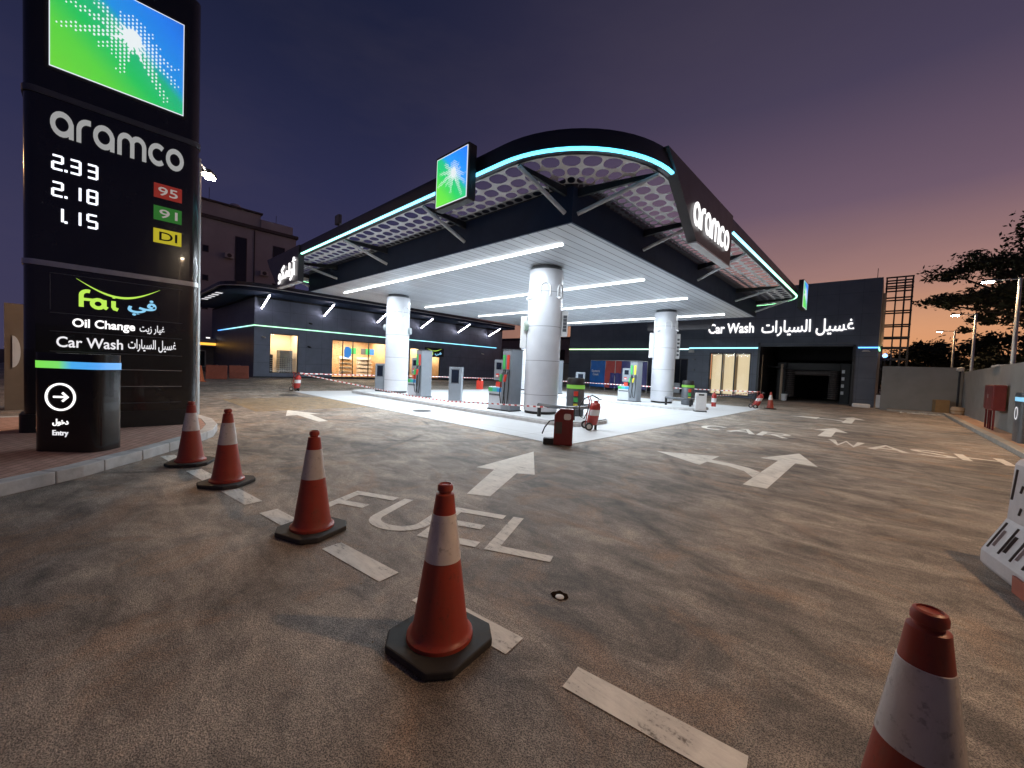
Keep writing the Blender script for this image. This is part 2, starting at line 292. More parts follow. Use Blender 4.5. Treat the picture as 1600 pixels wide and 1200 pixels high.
# ------------------------------------------------------------------ mesh helpers
BASE = {}
class MB:
    def __init__(s): s.v = []; s.f = []; s.uv = None
    def quad(s, a, b, c, d):
        n = len(s.v); s.v += [tuple(a), tuple(b), tuple(c), tuple(d)]; s.f.append((n, n+1, n+2, n+3)); return s
    def box(s, x0, x1, y0, y1, z0, z1):
        n = len(s.v)
        s.v += [(x0, y0, z0), (x1, y0, z0), (x1, y1, z0), (x0, y1, z0), (x0, y0, z1), (x1, y0, z1), (x1, y1, z1), (x0, y1, z1)]
        for q in ((3, 2, 1, 0), (4, 5, 6, 7), (0, 1, 5, 4), (1, 2, 6, 5), (2, 3, 7, 6), (3, 0, 4, 7)): s.f.append(tuple(n+i for i in q))
        return s
    def prism(s, poly, z0, z1, fr=None, cap0=True):
        n = len(s.v); k = len(poly)
        for z in (z0, z1):
            for p in poly: s.v.append(fr(p[0], p[1], z) if fr else (p[0], p[1], z))
        if cap0: s.f.append(tuple(n+i for i in range(k))[::-1])
        s.f.append(tuple(n+k+i for i in range(k)))
        for i in range(k):
            j = (i+1) % k; s.f.append((n+i, n+j, n+k+j, n+k+i))
        return s
    def rbox(s, x0, x1, y0, y1, z0, z1, r, seg=4):
        return s.prism(rrect(x0, x1, y0, y1, r, seg), z0, z1)
    def tube(s, pts, r, n=8, closed=False, caps=True):
        pts = [Vector(p) for p in pts]; m = len(pts); b0 = len(s.v)
        rr = r if isinstance(r, (list, tuple)) else [r]*m
        prev = None
        for i, p in enumerate(pts):
            a = pts[i-1] if (i or closed) else p; b = pts[(i+1) % m] if (i < m-1 or closed) else p
            t = (b-a).normalized() if (b-a).length > 1e-9 else Vector((0, 0, 1))
            if prev is None: prev = Vector((0, 0, 1)) if abs(t.z) < .9 else Vector((1, 0, 0))
            u = (prev-t*prev.dot(t)).normalized(); prev = u; w = t.cross(u)
            for k in range(n):
                an = 2*math.pi*k/n; s.v.append(tuple(p+(u*math.cos(an)+w*math.sin(an))*rr[i]))
        for i in range(m if closed else m-1):
            for k in range(n):
                j = (i+1) % m; s.f.append((b0+i*n+k, b0+i*n+(k+1) % n, b0+j*n+(k+1) % n, b0+j*n+k))
        if caps and not closed:
            s.f.append(tuple(b0+k for k in range(n))[::-1]); s.f.append(tuple(b0+(m-1)*n+k for k in range(n)))
        return s
    def lathe(s, prof, cx=0, cy=0, n=24, caps=True):
        b0 = len(s.v); m = len(prof)
        for r, z in prof:
            for k in range(n):
                a = 2*math.pi*k/n; s.v.append((cx+r*math.cos(a), cy+r*math.sin(a), z))
        for i in range(m-1):
            for k in range(n): s.f.append((b0+i*n+k, b0+i*n+(k+1) % n, b0+(i+1)*n+(k+1) % n, b0+(i+1)*n+k))
        if caps:
            s.f.append(tuple(b0+k for k in range(n))[::-1]); s.f.append(tuple(b0+(m-1)*n+k for k in range(n)))
        return s
    def stroke(s, pts, hw, fr, d0, d1, closed=False):
        pts = [Vector((p[0], p[1])) for p in pts]; m = len(pts); b0 = len(s.v)
        for i, p in enumerate(pts):
            a = pts[i-1] if (i or closed) else p; b = pts[(i+1) % m] if (i < m-1 or closed) else p
            t1 = (p-a).normalized() if (p-a).length > 1e-9 else (b-p).normalized()
            t2 = (b-p).normalized() if (b-p).length > 1e-9 else t1
            t = (t1+t2).normalized() if (t1+t2).length > 1e-6 else t1
            nrm = Vector((-t.y, t.x)); k = hw/max(.5, nrm.dot(Vector((-t1.y, t1.x))))
            for q in (p+nrm*k, p-nrm*k):
                for d in (d0, d1): s.v.append(tuple(fr(q.x, q.y, d)))
        for i in range(m if closed else m-1):
            a = b0+i*4; b = b0+((i+1) % m)*4
            s.f += [(a+1, a+3, b+3, b+1), (a, b, b+2, a+2), (a, a+1, b+1, b), (a+2, b+2, b+3, a+3)]
        if not closed: s.f += [(b0, b0+2, b0+3, b0+1), (b+0, b+1, b+3, b+2)]
        return s
    def build(s, name, mat, parent=None, smooth=False, bevel=0, world=True, seg=2):
        off = BASE.get(parent.name, (0, 0, 0)) if (parent and world) else (0, 0, 0)
        me = bpy.data.meshes.new(name)
        me.from_pydata([(x-off[0], y-off[1], z-off[2]) for x, y, z in s.v], [], s.f)
        bm = bmesh.new(); bm.from_mesh(me); bmesh.ops.recalc_face_normals(bm, faces=bm.faces); bm.to_mesh(me); bm.free()
        if smooth:
            for p in me.polygons: p.use_smooth = True
            try: me.set_sharp_from_angle(angle=R(38))
            except Exception: pass
        me.materials.append(mat)
        o = bpy.data.objects.new(name, me); C.objects.link(o)
        if parent: o.parent = parent; BASE[o.name] = BASE.get(parent.name, (0, 0, 0))
        if bevel:
            md = o.modifiers.new('bevel', 'BEVEL'); md.width = bevel; md.segments = seg; md.limit_method = 'ANGLE'; md.angle_limit = R(40)
        return o
def rrect(x0, x1, y0, y1, r, seg=6):
    out = []
    for cx, cy, a0 in ((x1-r, y0+r, -90), (x1-r, y1-r, 0), (x0+r, y1-r, 90), (x0+r, y0+r, 180)):
        for k in range(seg+1):
            a = R(a0+90*k/seg); out.append((cx+r*math.cos(a), cy+r*math.sin(a)))
    return out
def thing(name, label, cat, loc=(0, 0, 0), rz=0., group=None):
    o = bpy.data.objects.new(name, None); C.objects.link(o); o.empty_display_size = .2
    o.location = loc; o.rotation_euler = (0, 0, rz); o['label'] = label; o['category'] = cat
    if group: o['group'] = group
    BASE[o.name] = tuple(loc); return o
def tag(o, label, cat, group=None):
    o['label'] = label; o['category'] = cat
    if group: o['group'] = group
    return o
def struct(o):
    o['kind'] = 'structure'; return o
def stuff(o):
    o['kind'] = 'stuff'; return o
def copy_tree(o, parent=None):
    c = o.copy(); C.objects.link(c)
    if parent: c.parent = parent
    for ch in list(o.children): copy_tree(ch, c)
    return c
def dup(t, loc, rz, label, group=None):
    c = copy_tree(t); c.location = loc; c.rotation_euler = (0, 0, rz); c['label'] = label
    if group: c['group'] = group
    return c
def frame(o, u, v):
    o, u, v = Vector(o), Vector(u).normalized(), Vector(v).normalized(); n = u.cross(v)
    return lambda a, b, c=0.: tuple(o+u*a+v*b+n*c)
def arc(cx, cy, r, a0, a1, n=12, ry=None):
    return [(cx+r*math.cos(R(a0+(a1-a0)*i/n)), cy+(ry or r)*math.sin(R(a0+(a1-a0)*i/n))) for i in range(n+1)]

# lettering -----------------------------------------------------------------
def glyph_meshes(chars, bold):
    cu = bpy.data.curves.new('lettering', 'FONT'); cu.resolution_u = 4
    ob = bpy.data.objects.new('lettering', cu); C.objects.link(ob)
    dg = bpy.context.evaluated_depsgraph_get()
    def mesh(body, off):
        cu.body = body; cu.offset = off; dg.update()
        e = ob.evaluated_get(dg); me = e.to_mesh()
        vs = [(v.co.x, v.co.y) for v in me.vertices]; fs = [tuple(p.vertices) for p in me.polygons]; e.to_mesh_clear(); return vs, fs
    def width(body):
        v, _ = mesh(body, 0); return max(p[0] for p in v)-min(p[0] for p in v)
    w0 = width('HH'); out = []; x = 0
    for ch in chars:
        adv = width('H'+ch+'H')-w0
        if ch != ' ': out.append((x, *mesh(ch, bold)))
        x += adv
    bpy.data.objects.remove(ob); bpy.data.curves.remove(cu)
    return out
def text(mb, s, x0, x1, y0, y1, fr, d0, d1, bold=.012):
    gl = glyph_meshes(s, bold); P = [(p[0]+x, p[1]) for x, vs, fs in gl for p in vs]
    ax0, ax1 = min(p[0] for p in P), max(p[0] for p in P); ay0, ay1 = min(p[1] for p in P), max(p[1] for p in P)
    sx = (x1-x0)/(ax1-ax0); sy = (y1-y0)/(ay1-ay0)
    for i, (x, vs, fs) in enumerate(gl):
        n = len(mb.v); k = len(vs); dd = d1+(i % 2)*(d1-d0)*.12
        q = [(x0+(p[0]+x-ax0)*sx, y0+(p[1]-ay0)*sy) for p in vs]
        mb.v += [fr(a, b, dd) for a, b in q]+[fr(a, b, d0) for a, b in q]
        cnt = {}
        for f in fs:
            mb.f.append(tuple(n+j for j in f))
            for a, b in zip(f, f[1:]+f[:1]): cnt[(a, b)] = 1
        for (a, b) in cnt:
            if (b, a) not in cnt: mb.f.append((n+a, n+b, n+k+b, n+k+a))
    return mb
AR = dict(wash='\uFE95\uFE8D\uFEAD\uFE8E\uFEF4\uFEB4\uFEDF\uFE8D \uFEDE\uFEF4\uFEB4\uFECF', oil='\uFE96\uFEF3\uFEAF \uFEAD\uFE8E\uFEF4\uFECF', entry='\uFEDD\uFEEE\uFEA7\uFEA9', name='\uFEEE\uFEDC\uFEE3\uFE8D\uFEAD\uFE83', fai='\uFEF2\uFED3')
def wordmark(mb, x0, x1, y0, y1, fr, d0, d1, hw=.105):
    L = []; c = .5; r = .5-hw; x = 0
    def add(st, w): L.append((x, st)); return x+w
    a = lambda: [(arc(c, c, r, 0, 345, 20), True), ([(1-hw, .62), (1-hw, 0)], False)]
    x = add(a(), 1.12); x = add([([(hw, 0), (hw, .5)]+arc(c, c, r, 180, 90, 8)[1:]+[(.64, 1-hw)], False)], .74)
    x = add(a(), 1.14)
    x = add([([(hw, 0), (hw, .58)]+arc(.42, .58, .42-hw, 180, 0, 10, 1-.58-hw)[1:]+[(.84-hw, 0)], False), ([(.84-hw, .58)]+arc(1.03, .58, .42-hw, 180, 0, 10, 1-.58-hw)[1:]+[(1.45-hw, 0)], False)], 1.56)
    x = add([(arc(c, c, r, 48, 312, 16), False)], .95); x = add([(arc(c, c, r, 0, 345, 20), True)], 1.)
    sx = (x1-x0)/x; sy = (y1-y0)
    for i, (ox, sts) in enumerate(L):
        for j, (p, cl) in enumerate(sts):
            # strokes are mapped through a scaled frame so they keep an even weight
            f2 = lambda u, v, d, ox=ox: fr(x0+(u+ox)*sx, y0+v*sy, d)
            mb.stroke(p, hw, f2, d0, d1+j*.0015, cl)
    return mb
def burst(mb, cx, cy, sz, fr, d0, d1):
    """white halftone star: dots on a lattice, inside a spiky star, bigger towards the centre"""
    rays = [(-104, .42, 7), (-62, .60, 7), (-40, .50, 7), (-21, .40, 7), (6, .24, 9), (38, .22, 9), (66, .22, 7), (90, .26, 6), (115, .24, 8), (143, .40, 8), (170, .50, 8), (198, .60, 7), (222, .36, 8), (240, .30, 8)]
    core = []
    for i, (a, l, w) in enumerate(sorted(rays)):
        nx = sorted(rays)[(i+1) % len(rays)][0]+(360 if i == len(rays)-1 else 0)
        core.append((cx+sz*l*.30*math.cos(R(a)), cy+sz*l*.42*math.sin(R(a)))); m = (a+nx)/2
        core.append((cx+sz*.065*math.cos(R(m)), cy+sz*.085*math.sin(R(m))))
    mb.prism(core, d0, d1, fr)
    st = sz/30.
    for i in range(-32, 33):
        for j in range(-32, 33):
            x = i*st*.95; y = j*st*1.15+(.5 if i % 2 else 0)*st*1.15; d = math.hypot(x, y); an = math.degrees(math.atan2(y, x))
            if d < sz*.06 or abs(cx+x) > .47*sz or abs(cy+y) > .47*sz: continue
            ok = 0
            for a, l, w in rays:
                da = abs((an-a+180) % 360-180); lim = sz*l
                if d < lim and d*math.sin(R(min(da, 89))) < sz*(.030+.028*(1-d/lim)) and da < 60: ok = max(ok, 1-d/lim)
            if ok:
                r = st*(.22+.26*ok)
                mb.prism([(cx+x+r*.8*math.cos(t*math.pi/3), cy+y+r*1.15*math.sin(t*math.pi/3)) for t in range(6)], d0, d1*.9, fr, False)
    return mb
SEG = dict(a=((0, 2), (1, 2)), b=((1, 2), (1, 1)), c=((1, 1), (1, 0)), d=((0, 0), (1, 0)), e=((0, 1), (0, 0)), f=((0, 2), (0, 1)), g=((0, 1), (1, 1)))
DIG = {'0': 'abcdef', '1': 'bc', '2': 'abged', '3': 'abgcd', '5': 'afgcd', '8': 'abcdefg'}
def digits(s, x1, y0, h, fr, d0, d1, mat, parent):
    w = h*.50; hw = h*.072; x = x1-w
    for ch in reversed(s):
        if ch == '.':
            MB().stroke([(x+w+h*.10, y0+.004), (x+w+h*.26, y0+.004)], hw*1.15, fr, d0, d1+.006).build('decimal_point', mat, parent); continue
        mb = MB()
        for sg in DIG[ch]:
            (ax, ay), (bx, by) = SEG[sg]; e = .0 if sg in 'adg' else 0
            mb.stroke([(x+ax*w, y0+ay*h/2-(hw if (ay < by) else 0)), (x+bx*w, y0+by*h/2)], hw, fr, d0, d1+.0006*'abcdefg'.index(sg))
        mb.build('price_digit', mat, parent)
        x -= h*.92
# ------------------------------------------------------------------ the ground and paving
def ground():
    g = struct(MB().quad((-400, -400, 0), (400, -400, 0), (400, 400, 0), (-400, 400, 0)).build('asphalt_ground', M['asphalt']))
    Z = .004
    def flat(name, polys, mat=M['paint'], z=Z):
        mb = MB()
        for p in polys:
            n = len(mb.v); mb.v += [(x, y, z) for x, y in p]; mb.f.append(tuple(range(n, n+len(p))))
        return mb.build(name, mat, g)
    for k in range(8):
        x0 = -1.1-k*1.17+(.02*((k*7) % 3-1)); L = .80; dx, dy = .992, .124
        y = 1.74+(x0+1.1)*.125; nx, ny = -dy*.0875, dx*.0875
        flat('painted_dash', [[(x0+nx, y+ny), (x0-nx, y-ny), (x0+L*dx-nx, y+L*dy-ny), (x0+L*dx+nx, y+L*dy+ny)]])
    flat('painted_arrow', [[(-3.77, 3.27), (-3.51, 3.43), (-4.05, 4.50), (-3.82, 4.66), (-4.94, 5.96), (-4.70, 4.26), (-4.42, 4.38)]])
    sp = [(-1.51, 6.80), (-1.20, 6.835), (-1.215, 9.45), (-.865, 9.36), (-1.32, 10.79), (-1.81, 9.30), (-1.504, 9.41), (-1.49, 8.0)]
    def tri(polys, dx=0, dy=0): return [[(x+dx, y+dy) for x, y in p] for p in polys]
    split = [[(-1.51, 6.80), (-1.20, 6.835), (-1.215, 9.42), (-1.50, 9.42)], [(-.865, 9.42), (-1.33, 10.79), (-1.81, 9.42)],
             [(-1.511, 7.42), (-1.511, 7.95), (-1.72, 8.15), (-2.0, 8.27), (-2.40, 8.30), (-2.40, 8.04), (-2.05, 8.0), (-1.72, 7.80)], [(-2.401, 7.62), (-2.401, 8.80), (-3.45, 8.20)]]
    flat('painted_split_arrow', split); flat('painted_split_arrow', tri(split, .25, 14.0))
    flat('painted_arrow', [[(-1.435, 14.89), (-1.12, 14.98), (-1.14, 16.75), (-.83, 16.73), (-1.27, 18.1), (-1.72, 16.6), (-1.42, 16.72)]])
    flat('painted_arrow', [[(-10.7, 4.12), (-10.7, 4.36), (-12.32, 4.48), (-12.22, 4.76), (-13.55, 4.27), (-12.18, 3.80), (-12.28, 4.12)]])
    def letters(s, fr, h, w, pitch, hw):
        x = 0
        for ch in s:
            if ch != ' ':
                G = dict(F=[[(0, 0), (0, h)], [(0, h-hw), (w, h-hw)], [(0, h*.52), (w*.72, h*.52)]], E=[[(0, 0), (0, h)], [(0, h-hw), (w, h-hw)], [(0, h*.52), (w*.8, h*.52)], [(0, hw), (w, hw)]],
                         L=[[(0, 0), (0, h)], [(0, hw), (w, hw)]], U=[[(0, h), (0, h*.32)]+arc(w/2, h*.32, w/2, 180, 360, 12, h*.32-hw)+[(w, h)]],
                         C=[arc(w/2, h/2, w/2, 50, 310, 18, h/2-hw)], A=[[(0, 0), (w/2, h-hw*.5), (w, 0)], [(w*.2, h*.34), (w*.8, h*.34)]],
                         R=[[(0, 0), (0, h)], [(0, h-hw), (w*.55, h-hw)]+arc(w*.55, h*.74, w*.4, 90, -90, 8, h*.26-hw)+[(0, h*.48)], [(w*.45, h*.48), (w, 0)]],
                         W=[[(0, h), (w*.25, 0), (w*.5, h*.9), (w*.75, 0), (w, h)]], S=[arc(w/2, h*.74, w*.46, 30, 270, 12, h*.26-hw)+arc(w/2, h*.26, w*.46, 90, -150, 12, h*.26-hw)[1:]],
                         H=[[(0, 0), (0, h)], [(w, 0), (w, h)], [(0, h*.5), (w, h*.5)]])[ch]
                mb = MB()
                for i, st in enumerate(G):
                    b0 = len(mb.v); tmp = MB(); tmp.stroke([(a+x, b) for a, b in st], hw, fr, 0, .0002+.0003*i)
                    mb.v += tmp.v; mb.f += [tuple(b0+q for q in f) for f in tmp.f]
                mb.build('painted_letter', M['paint'], g)
            x += pitch
    letters('FUEL', frame((-4.30, 1.56, .004), (.907, .42, 0), (-.42, .907, 0)), .84, .54, .68, .058)
    letters('CAR WASH', frame((-4.2, 13.15, .004), (1, .045, 0), (-.045, 1, 0)), 1.1, .62, .80, .080)
    mb = MB()
    x0, x1, y0, y1 = -17.9, -13.5, 3.4, 6.9
    for a, b, c, d in ((x0, x1, y0, y0+.15), (x0, x1, y1-.15, y1), (x0, x0+.15, y0+.15, y1-.15), (x1-.15, x1, y0+.15, y1-.15)): mb.quad((a, c, Z), (b, c, Z), (b, d, Z), (a, d, Z))
    k = x0-3.2
    while k < x1-.2:
        p = []
        for s0 in (k, k+.30):
            a = max(x0+.15, s0); ya = y0+.15+(a-s0); b = min(x1-.15, s0+3.2); yb = y0+.15+(b-s0)
            p.append(((a, ya), (b, yb)))
        (A, B), (D, E_) = p
        if B[0]-A[0] > .05 and E_[0]-D[0] > .05: mb.quad((*A, Z), (*D, Z), (*E_, Z), (*B, Z))
        k += .46
    mb.build('painted_yellow_box', M['yellow'], g)
    # concrete forecourt under the canopy
    s = struct(MB().box(-21.3, -4.95, 6.95, 25.6, -.05, .012).build('concrete_forecourt', M['concrete']))
    for y0, y1 in ((9.2, 11.8), (19.0, 21.6)):
        struct(MB().prism(rrect(-20.4, -6.35, y0, y1, .9, 8), 0, .15).build('pump_island', M['concrete'], None, bevel=.02))
        struct(MB().prism(rrect(-20.44, -6.31, y0-.04, y1+.04, .94, 8), 0, .11).build('island_kerb', M['kerb'], None, bevel=.015))
    # brick island at the entrance
    front = [(-6.55, -4.), (-6.45, -2.2), (-6.50, -1.3), (-6.75, -.65), (-7.02, -.33), (-7.28, -.03), (-7.66, .28), (-8.05, .63), (-8.66, 1.09), (-9.12, 1.42), (-9.6, 1.70), (-10.35, 1.90), (-11.3, 1.97), (-12.2, 1.86), (-12.9, 1.4), (-13.2, .6), (-13.3, -.4), (-13.3, -4.)]
    def inset(poly, d):
        out = []
        for i, p in enumerate(poly):
            a = Vector(poly[max(0, i-1)]); b = Vector(poly[min(len(poly)-1, i+1)]); t = (b-a).normalized(); out.append((p[0]-t.y*-d*-1, p[1]+t.x*d))
        return out
    inn = [(p[0], p[1]) for p in inset(front, .20)]
    # make sure the inset goes inwards
    cx, cy = -10., -1.
    if math.hypot(inn[8][0]-cx, inn[8][1]-cy) > math.hypot(front[8][0]-cx, front[8][1]-cy): inn = inset(front, -.20)
    struct(MB().prism(inn[::-1], 0, .146).build('brick_pavement', M['brick']))
    mb = MB()
    # kerb stones with open joints
    pts = []; 
    for i in range(len(front)-1):
        n = max(1, int((Vector(front[i+1])-Vector(front[i])).length/.09))
        for k in range(n): pts.append((Vector(front[i]).lerp(Vector(front[i+1]), k/n), Vector(inn[i]).lerp(Vector(inn[i+1]), k/n)))
    i = 0
    while i < len(pts)-1:
        j = min(i+6, len(pts)-1); q = pts[i:j+1]
        a0 = q[0][0].lerp(q[1][0], .10), q[0][1].lerp(q[1][1], .10)
        q = [a0]+q[1:]; poly = [tuple(p[0]) for p in q]+[tuple(p[1]) for p in q[::-1]]
        mb.prism(poly, 0, .152); i = j
    struct(mb.build('kerb_stones', M['kerb'], None, bevel=.012))
    # right hand pavement with its kerb
    struct(MB().box(2.66, 3.2, -6, 34.97, 0, .12).build('side_pavement', M['pave']))
    struct(MB().box(.05, 2.62, 33.9, 34.97, 0, .12).build('rear_pavement', M['pave']))
    mb = MB()
    y = -6.
    while y < 33.7: mb.box(2.42, 2.655, y+.004, y+.996, 0, .14); y += 1.
    x = .05
    while x < 2.2: mb.box(x+.004, min(x+.8, 2.415)-.004, 33.68, 33.895, 0, .14); x += .8
    struct(mb.build('side_kerb_stones', M['kerbr'], None, bevel=.015))
    struct(MB().quad((-14, -60, .006), (-14, -4, .006), (-300, -14, .006), (-300, -90, .006)).build('side_road', M['earth']))
    # drains, covers and the survey hole
    for x, y, rr, lab in ((-11.6, 7.9, .32, 'round manhole cover set in the pale slab left of the red cabinet'), (-19.2, 6.1, .42, 'dark drain cover on the asphalt beside the yellow hatched box')):
        t = thing('manhole_cover', lab, 'manhole cover', (x, y, .013 if y > 6.9 else .002))
        MB().lathe([(rr, 0), (rr, .006)], n=28).build('rim', M['dgrey'], t, world=False)
        MB().lathe([(rr*.9, .006), (rr*.9, .009)], n=28).build('lid', M['blackm'], t, world=False)
    t = thing('survey_hole', 'small dark hole in the asphalt with a pale stone in it', 'pothole', (-1.61, 2.305, .003))
    MB().prism([(.062*math.cos(a*.524)*(1+.15*math.sin(a*2.1)), .055*math.sin(a*.524)*(1+.15*math.cos(a*3)), ) for a in range(12)], 0, .002).build('pit', M['pit'], t, world=False)
    MB().lathe([(.032, .0021), (.030, .006), (.018, .009), (.004, .010)], .014, -.018, 12).build('stone', M['offwhite'], t, True, world=False)
ground()
def grit():
    rr = random.Random(11); mb = MB()
    for k in range(420):
        if k < 300: x, y = rr.uniform(-9, 2.2), rr.uniform(.2, 9)
        else: x, y = -6.6+rr.gauss(0, .5)-rr.random()*2.5, .2+rr.gauss(0, .3)+rr.random()*.8
        if y > 6.8 and x < -4.8 or (x < -6.4 and y < .6+(-x-6.4)*.5): continue
        s_ = rr.uniform(.003, .008); n = len(mb.v); a0 = rr.uniform(0, 6)
        for j in range(5): mb.v.append((x+s_*math.cos(a0+j*1.257)*rr.uniform(.7, 1.2), y+s_*math.sin(a0+j*1.257)*rr.uniform(.7, 1.2), .001))
        mb.v.append((x, y, s_*rr.uniform(.7, 1.2))); mb.f += [(n+j, n+(j+1) % 5, n+5) for j in range(5)]
    o = mb.build('loose_grit', M['card']); o['kind'] = 'stuff'
grit()

# ------------------------------------------------------------------ fuel canopy
CX0, CX1, CY0, CY1, CZ = -21.2, -5.5, 7.6, 24.9, 5.0
RX0, RX1, RY0, RY1, RR = -24.0, -3.6, 6.0, 27.1, 2.6
def canopy():
    t = thing('fuel_canopy', 'large dark fuel station canopy with white lit ceiling on round white columns', 'canopy', ((CX0+CX1)/2, (CY0+CY1)/2, 0))
    MB().box(CX0, CX1, CY0, CY1, CZ, CZ+.12).build('ceiling', M['ceiling'], t)
    mb = MB()
    for a in ((CX0-.06, CX1+.06, CY0-.06, CY0), (CX0-.06, CX1+.06, CY1, CY1+.06), (CX0-.06, CX0, CY0, CY1), (CX1, CX1+.06, CY0, CY1)): mb.box(*a, CZ-.012, 5.80)
    mb.build('inner_fascia', M['navy'], t)
    MB().box(CX0-.06, CX1+.06, CY0-.06, CY1+.06, 5.81, 6.02).build('roof_deck', M['beam'], t)
    # ring fascia
    path = rrect(RX0, RX1, RY0, RY1, RR, 16); inn = rrect(RX0+.28, RX1-.28, RY0+.28, RY1-.28, RR-.28, 16); n = len(path)
    mb = MB(); prof = ((0, 5.935), (0, 6.20), (.03, 6.29), (.10, 6.33), (1, 6.33), (1, 5.935))
    for k, z in prof:
        for p, q in zip(path, inn): mb.v.append((p[0]+(q[0]-p[0])*k, p[1]+(q[1]-p[1])*k, z))
    m = len(prof)
    for a in range(m):
        b = (a+1) % m
        for i in range(n): mb.f.append((a*n+i, a*n+(i+1) % n, b*n+(i+1) % n, b*n+i))
    mb.build('ring_fascia', M['ring'], t, True)
    # led strips on the ring edge: one closed path cut where the sign panels hang
    dense = []
    for i in range(n):
        p, q = Vector(path[i]), Vector(path[(i+1) % n]); k = max(1, int((q-p).length/.25))
        for j in range(k): dense.append(p.lerp(q, j/k))
    def covered(p):
        return (8.7 < p.y < 12.98 and p.x > -4) or (-21.9 < p.x < -18.0 and p.y < 6.3) or (-12.6 < p.x < -8.2 and p.y > 26.8)
    runs = []; cur = []
    st = next(i for i in range(len(dense)) if covered(dense[i]))
    for k in range(len(dense)+1):
        p = dense[(st+k) % len(dense)]
        if covered(p):
            if len(cur) > 1: runs.append(cur)
            cur = []
        else: cur.append(p)
    if len(cur) > 1: runs.append(cur)
    for run in runs:
        mb = MB()
        for i, p in enumerate(run):
            a, b = run[max(0, i-1)], run[min(len(run)-1, i+1)]; tt = (b-a).normalized(); o = Vector((tt.y, -tt.x))
            for d, z in ((.012, 5.962), (.012, 5.924), (-.05, 5.915), (-.05, 5.934), (0, 5.934), (0, 5.962)): mb.v.append((p.x+o.x*d, p.y+o.y*d, z))
        for i in range(len(run)-1):
            for a in range(6): b = (a+1) % 6; mb.f.append((i*6+a, i*6+b, i*6+6+b, i*6+6+a))
        mb.build('led_strip', M['ringled'], t)
    # perforated soffit: rows of holes that shrink inwards and away from the front corner
    co, mi, fi = MB(), MB(), MB()
    P2 = [Vector(p) for p in path]; U = [0.]
    for i in range(n): U.append(U[-1]+(P2[(i+1) % n]-P2[i]).length)
    nrm = []
    for i in range(n):
        t_ = (P2[(i+1) % n]-P2[i-1]); 
        if (P2[(i+1) % n]-P2[i]).length > 1: t_ = P2[i]-P2[i-1]
        elif (P2[i]-P2[i-1]).length > 1: t_ = P2[(i+1) % n]-P2[i]
        t_ = t_.normalized(); nrm.append(Vector((-t_.y, t_.x)))
    import bisect
    def pos(u, o):
        u = u % U[-1]; i = min(bisect.bisect_right(U, u)-1, n-1); k = (u-U[i])/(U[i+1]-U[i])
        p = P2[i].lerp(P2[(i+1) % n], k); q = nrm[i].lerp(nrm[(i+1) % n], k).normalized(); return p+q*o
    o0 = .20; row = 0
    for w in (.42, .37, .31, .25, .20, .17, .17, .17, .17):
        cnt = int(U[-1]/(w*1.22)); L = U[-1]/cnt
        for c in range(cnt):
            uc = (c+(.5 if row % 2 else 0))*L; m = pos(uc, o0+w/2)
            if CX0-.06 < m.x < CX1+.06 and CY0-.06 < m.y < CY1+.06: continue
            if m.x < -22 and m.y > 12 and row > 3 and c % 1: continue
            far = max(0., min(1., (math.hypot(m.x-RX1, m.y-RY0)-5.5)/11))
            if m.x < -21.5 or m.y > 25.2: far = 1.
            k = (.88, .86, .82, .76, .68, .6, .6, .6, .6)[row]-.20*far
            mb = co if row < 3-1.6*far else (mi if row < 4-1.6*far else fi)  # outer rows paler, led strip light partly put into the sheet colour
            b0 = len(mb.v); N = 16; inn_ = []
            for q in range(N):
                an = 2*math.pi*q/N; ca, sa = math.cos(an), math.sin(an); e = 2.4; sc = 1/max(abs(ca), abs(sa)); rr = (abs(ca)**e+abs(sa)**e)**(-1/e)
                for f_ in (sc, rr*k):
                    pt = pos(uc+ca*f_*L/2, o0+w/2+sa*f_*w/2); oo = o0+w/2+sa*f_*w/2
                    mb.v.append((pt.x, pt.y, 5.925-.11*min(1, oo/1.9)))
            for q in range(N):
                q2 = (q+1) % N; mb.f.append((b0+2*q, b0+2*q2, b0+2*q2+1, b0+2*q+1))
        o0 += w; row += 1
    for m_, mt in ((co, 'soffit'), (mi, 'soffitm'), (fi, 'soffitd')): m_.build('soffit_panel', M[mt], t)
    # struts and beams from the ring back to the box
    def bracket(ring, box):
        rx, ry = ring; bx, by = box
        MB().tube([(rx, ry, 5.86), (bx, by, 5.22)], .050, 8).build('strut', M['strut'], t, True)
        d = Vector((bx-rx, by-ry)).normalized(); nrm = Vector((-d.y, d.x))*.04
        mb = MB()
        pr = [(0, 5.89), (0, 5.82), (1, 5.60), (1, 5.79)]
        L = Vector((bx-rx, by-ry))
        for sgn in (1, -1):
            for k, z in pr: mb.v.append((rx+L.x*k+nrm.x*sgn, ry+L.y*k+nrm.y*sgn, z))
        mb.f += [(0, 1, 2, 3), (7, 6, 5, 4)]+[(i, (i+1) % 4, 4+(i+1) % 4, 4+i) for i in range(4)]
        mb.build('beam', M['beam'], t)
    for ring, box in (((-5.9, 6.2), (-5.62, 7.5)), ((-9.4, 6.2), (-9.2, 7.52)), ((-14.2, 6.2), (-13.6, 7.52)), ((-19.3, 6.25), (-17.9, 7.52)), ((-21.6, 6.2), (-21.1, 7.5)),
                      ((-3.8, 8.3), (-5.42, 7.72)), ((-3.8, 11.4), (-5.42, 11.1)), ((-3.8, 15.4), (-5.42, 15.7)), ((-3.8, 21.6), (-5.42, 20.8)), ((-3.8, 25.0), (-5.42, 24.6)),
                      ((-23.7, 12.), (-21.28, 12.)), ((-23.7, 18.), (-21.28, 18.)), ((-23.7, 24.), (-21.28, 23.5)), ((-9., 26.8), (-9., 24.98)), ((-14., 26.8), (-14., 24.98)), ((-19., 26.8), (-19., 24.98))):
        bracket(ring, box)
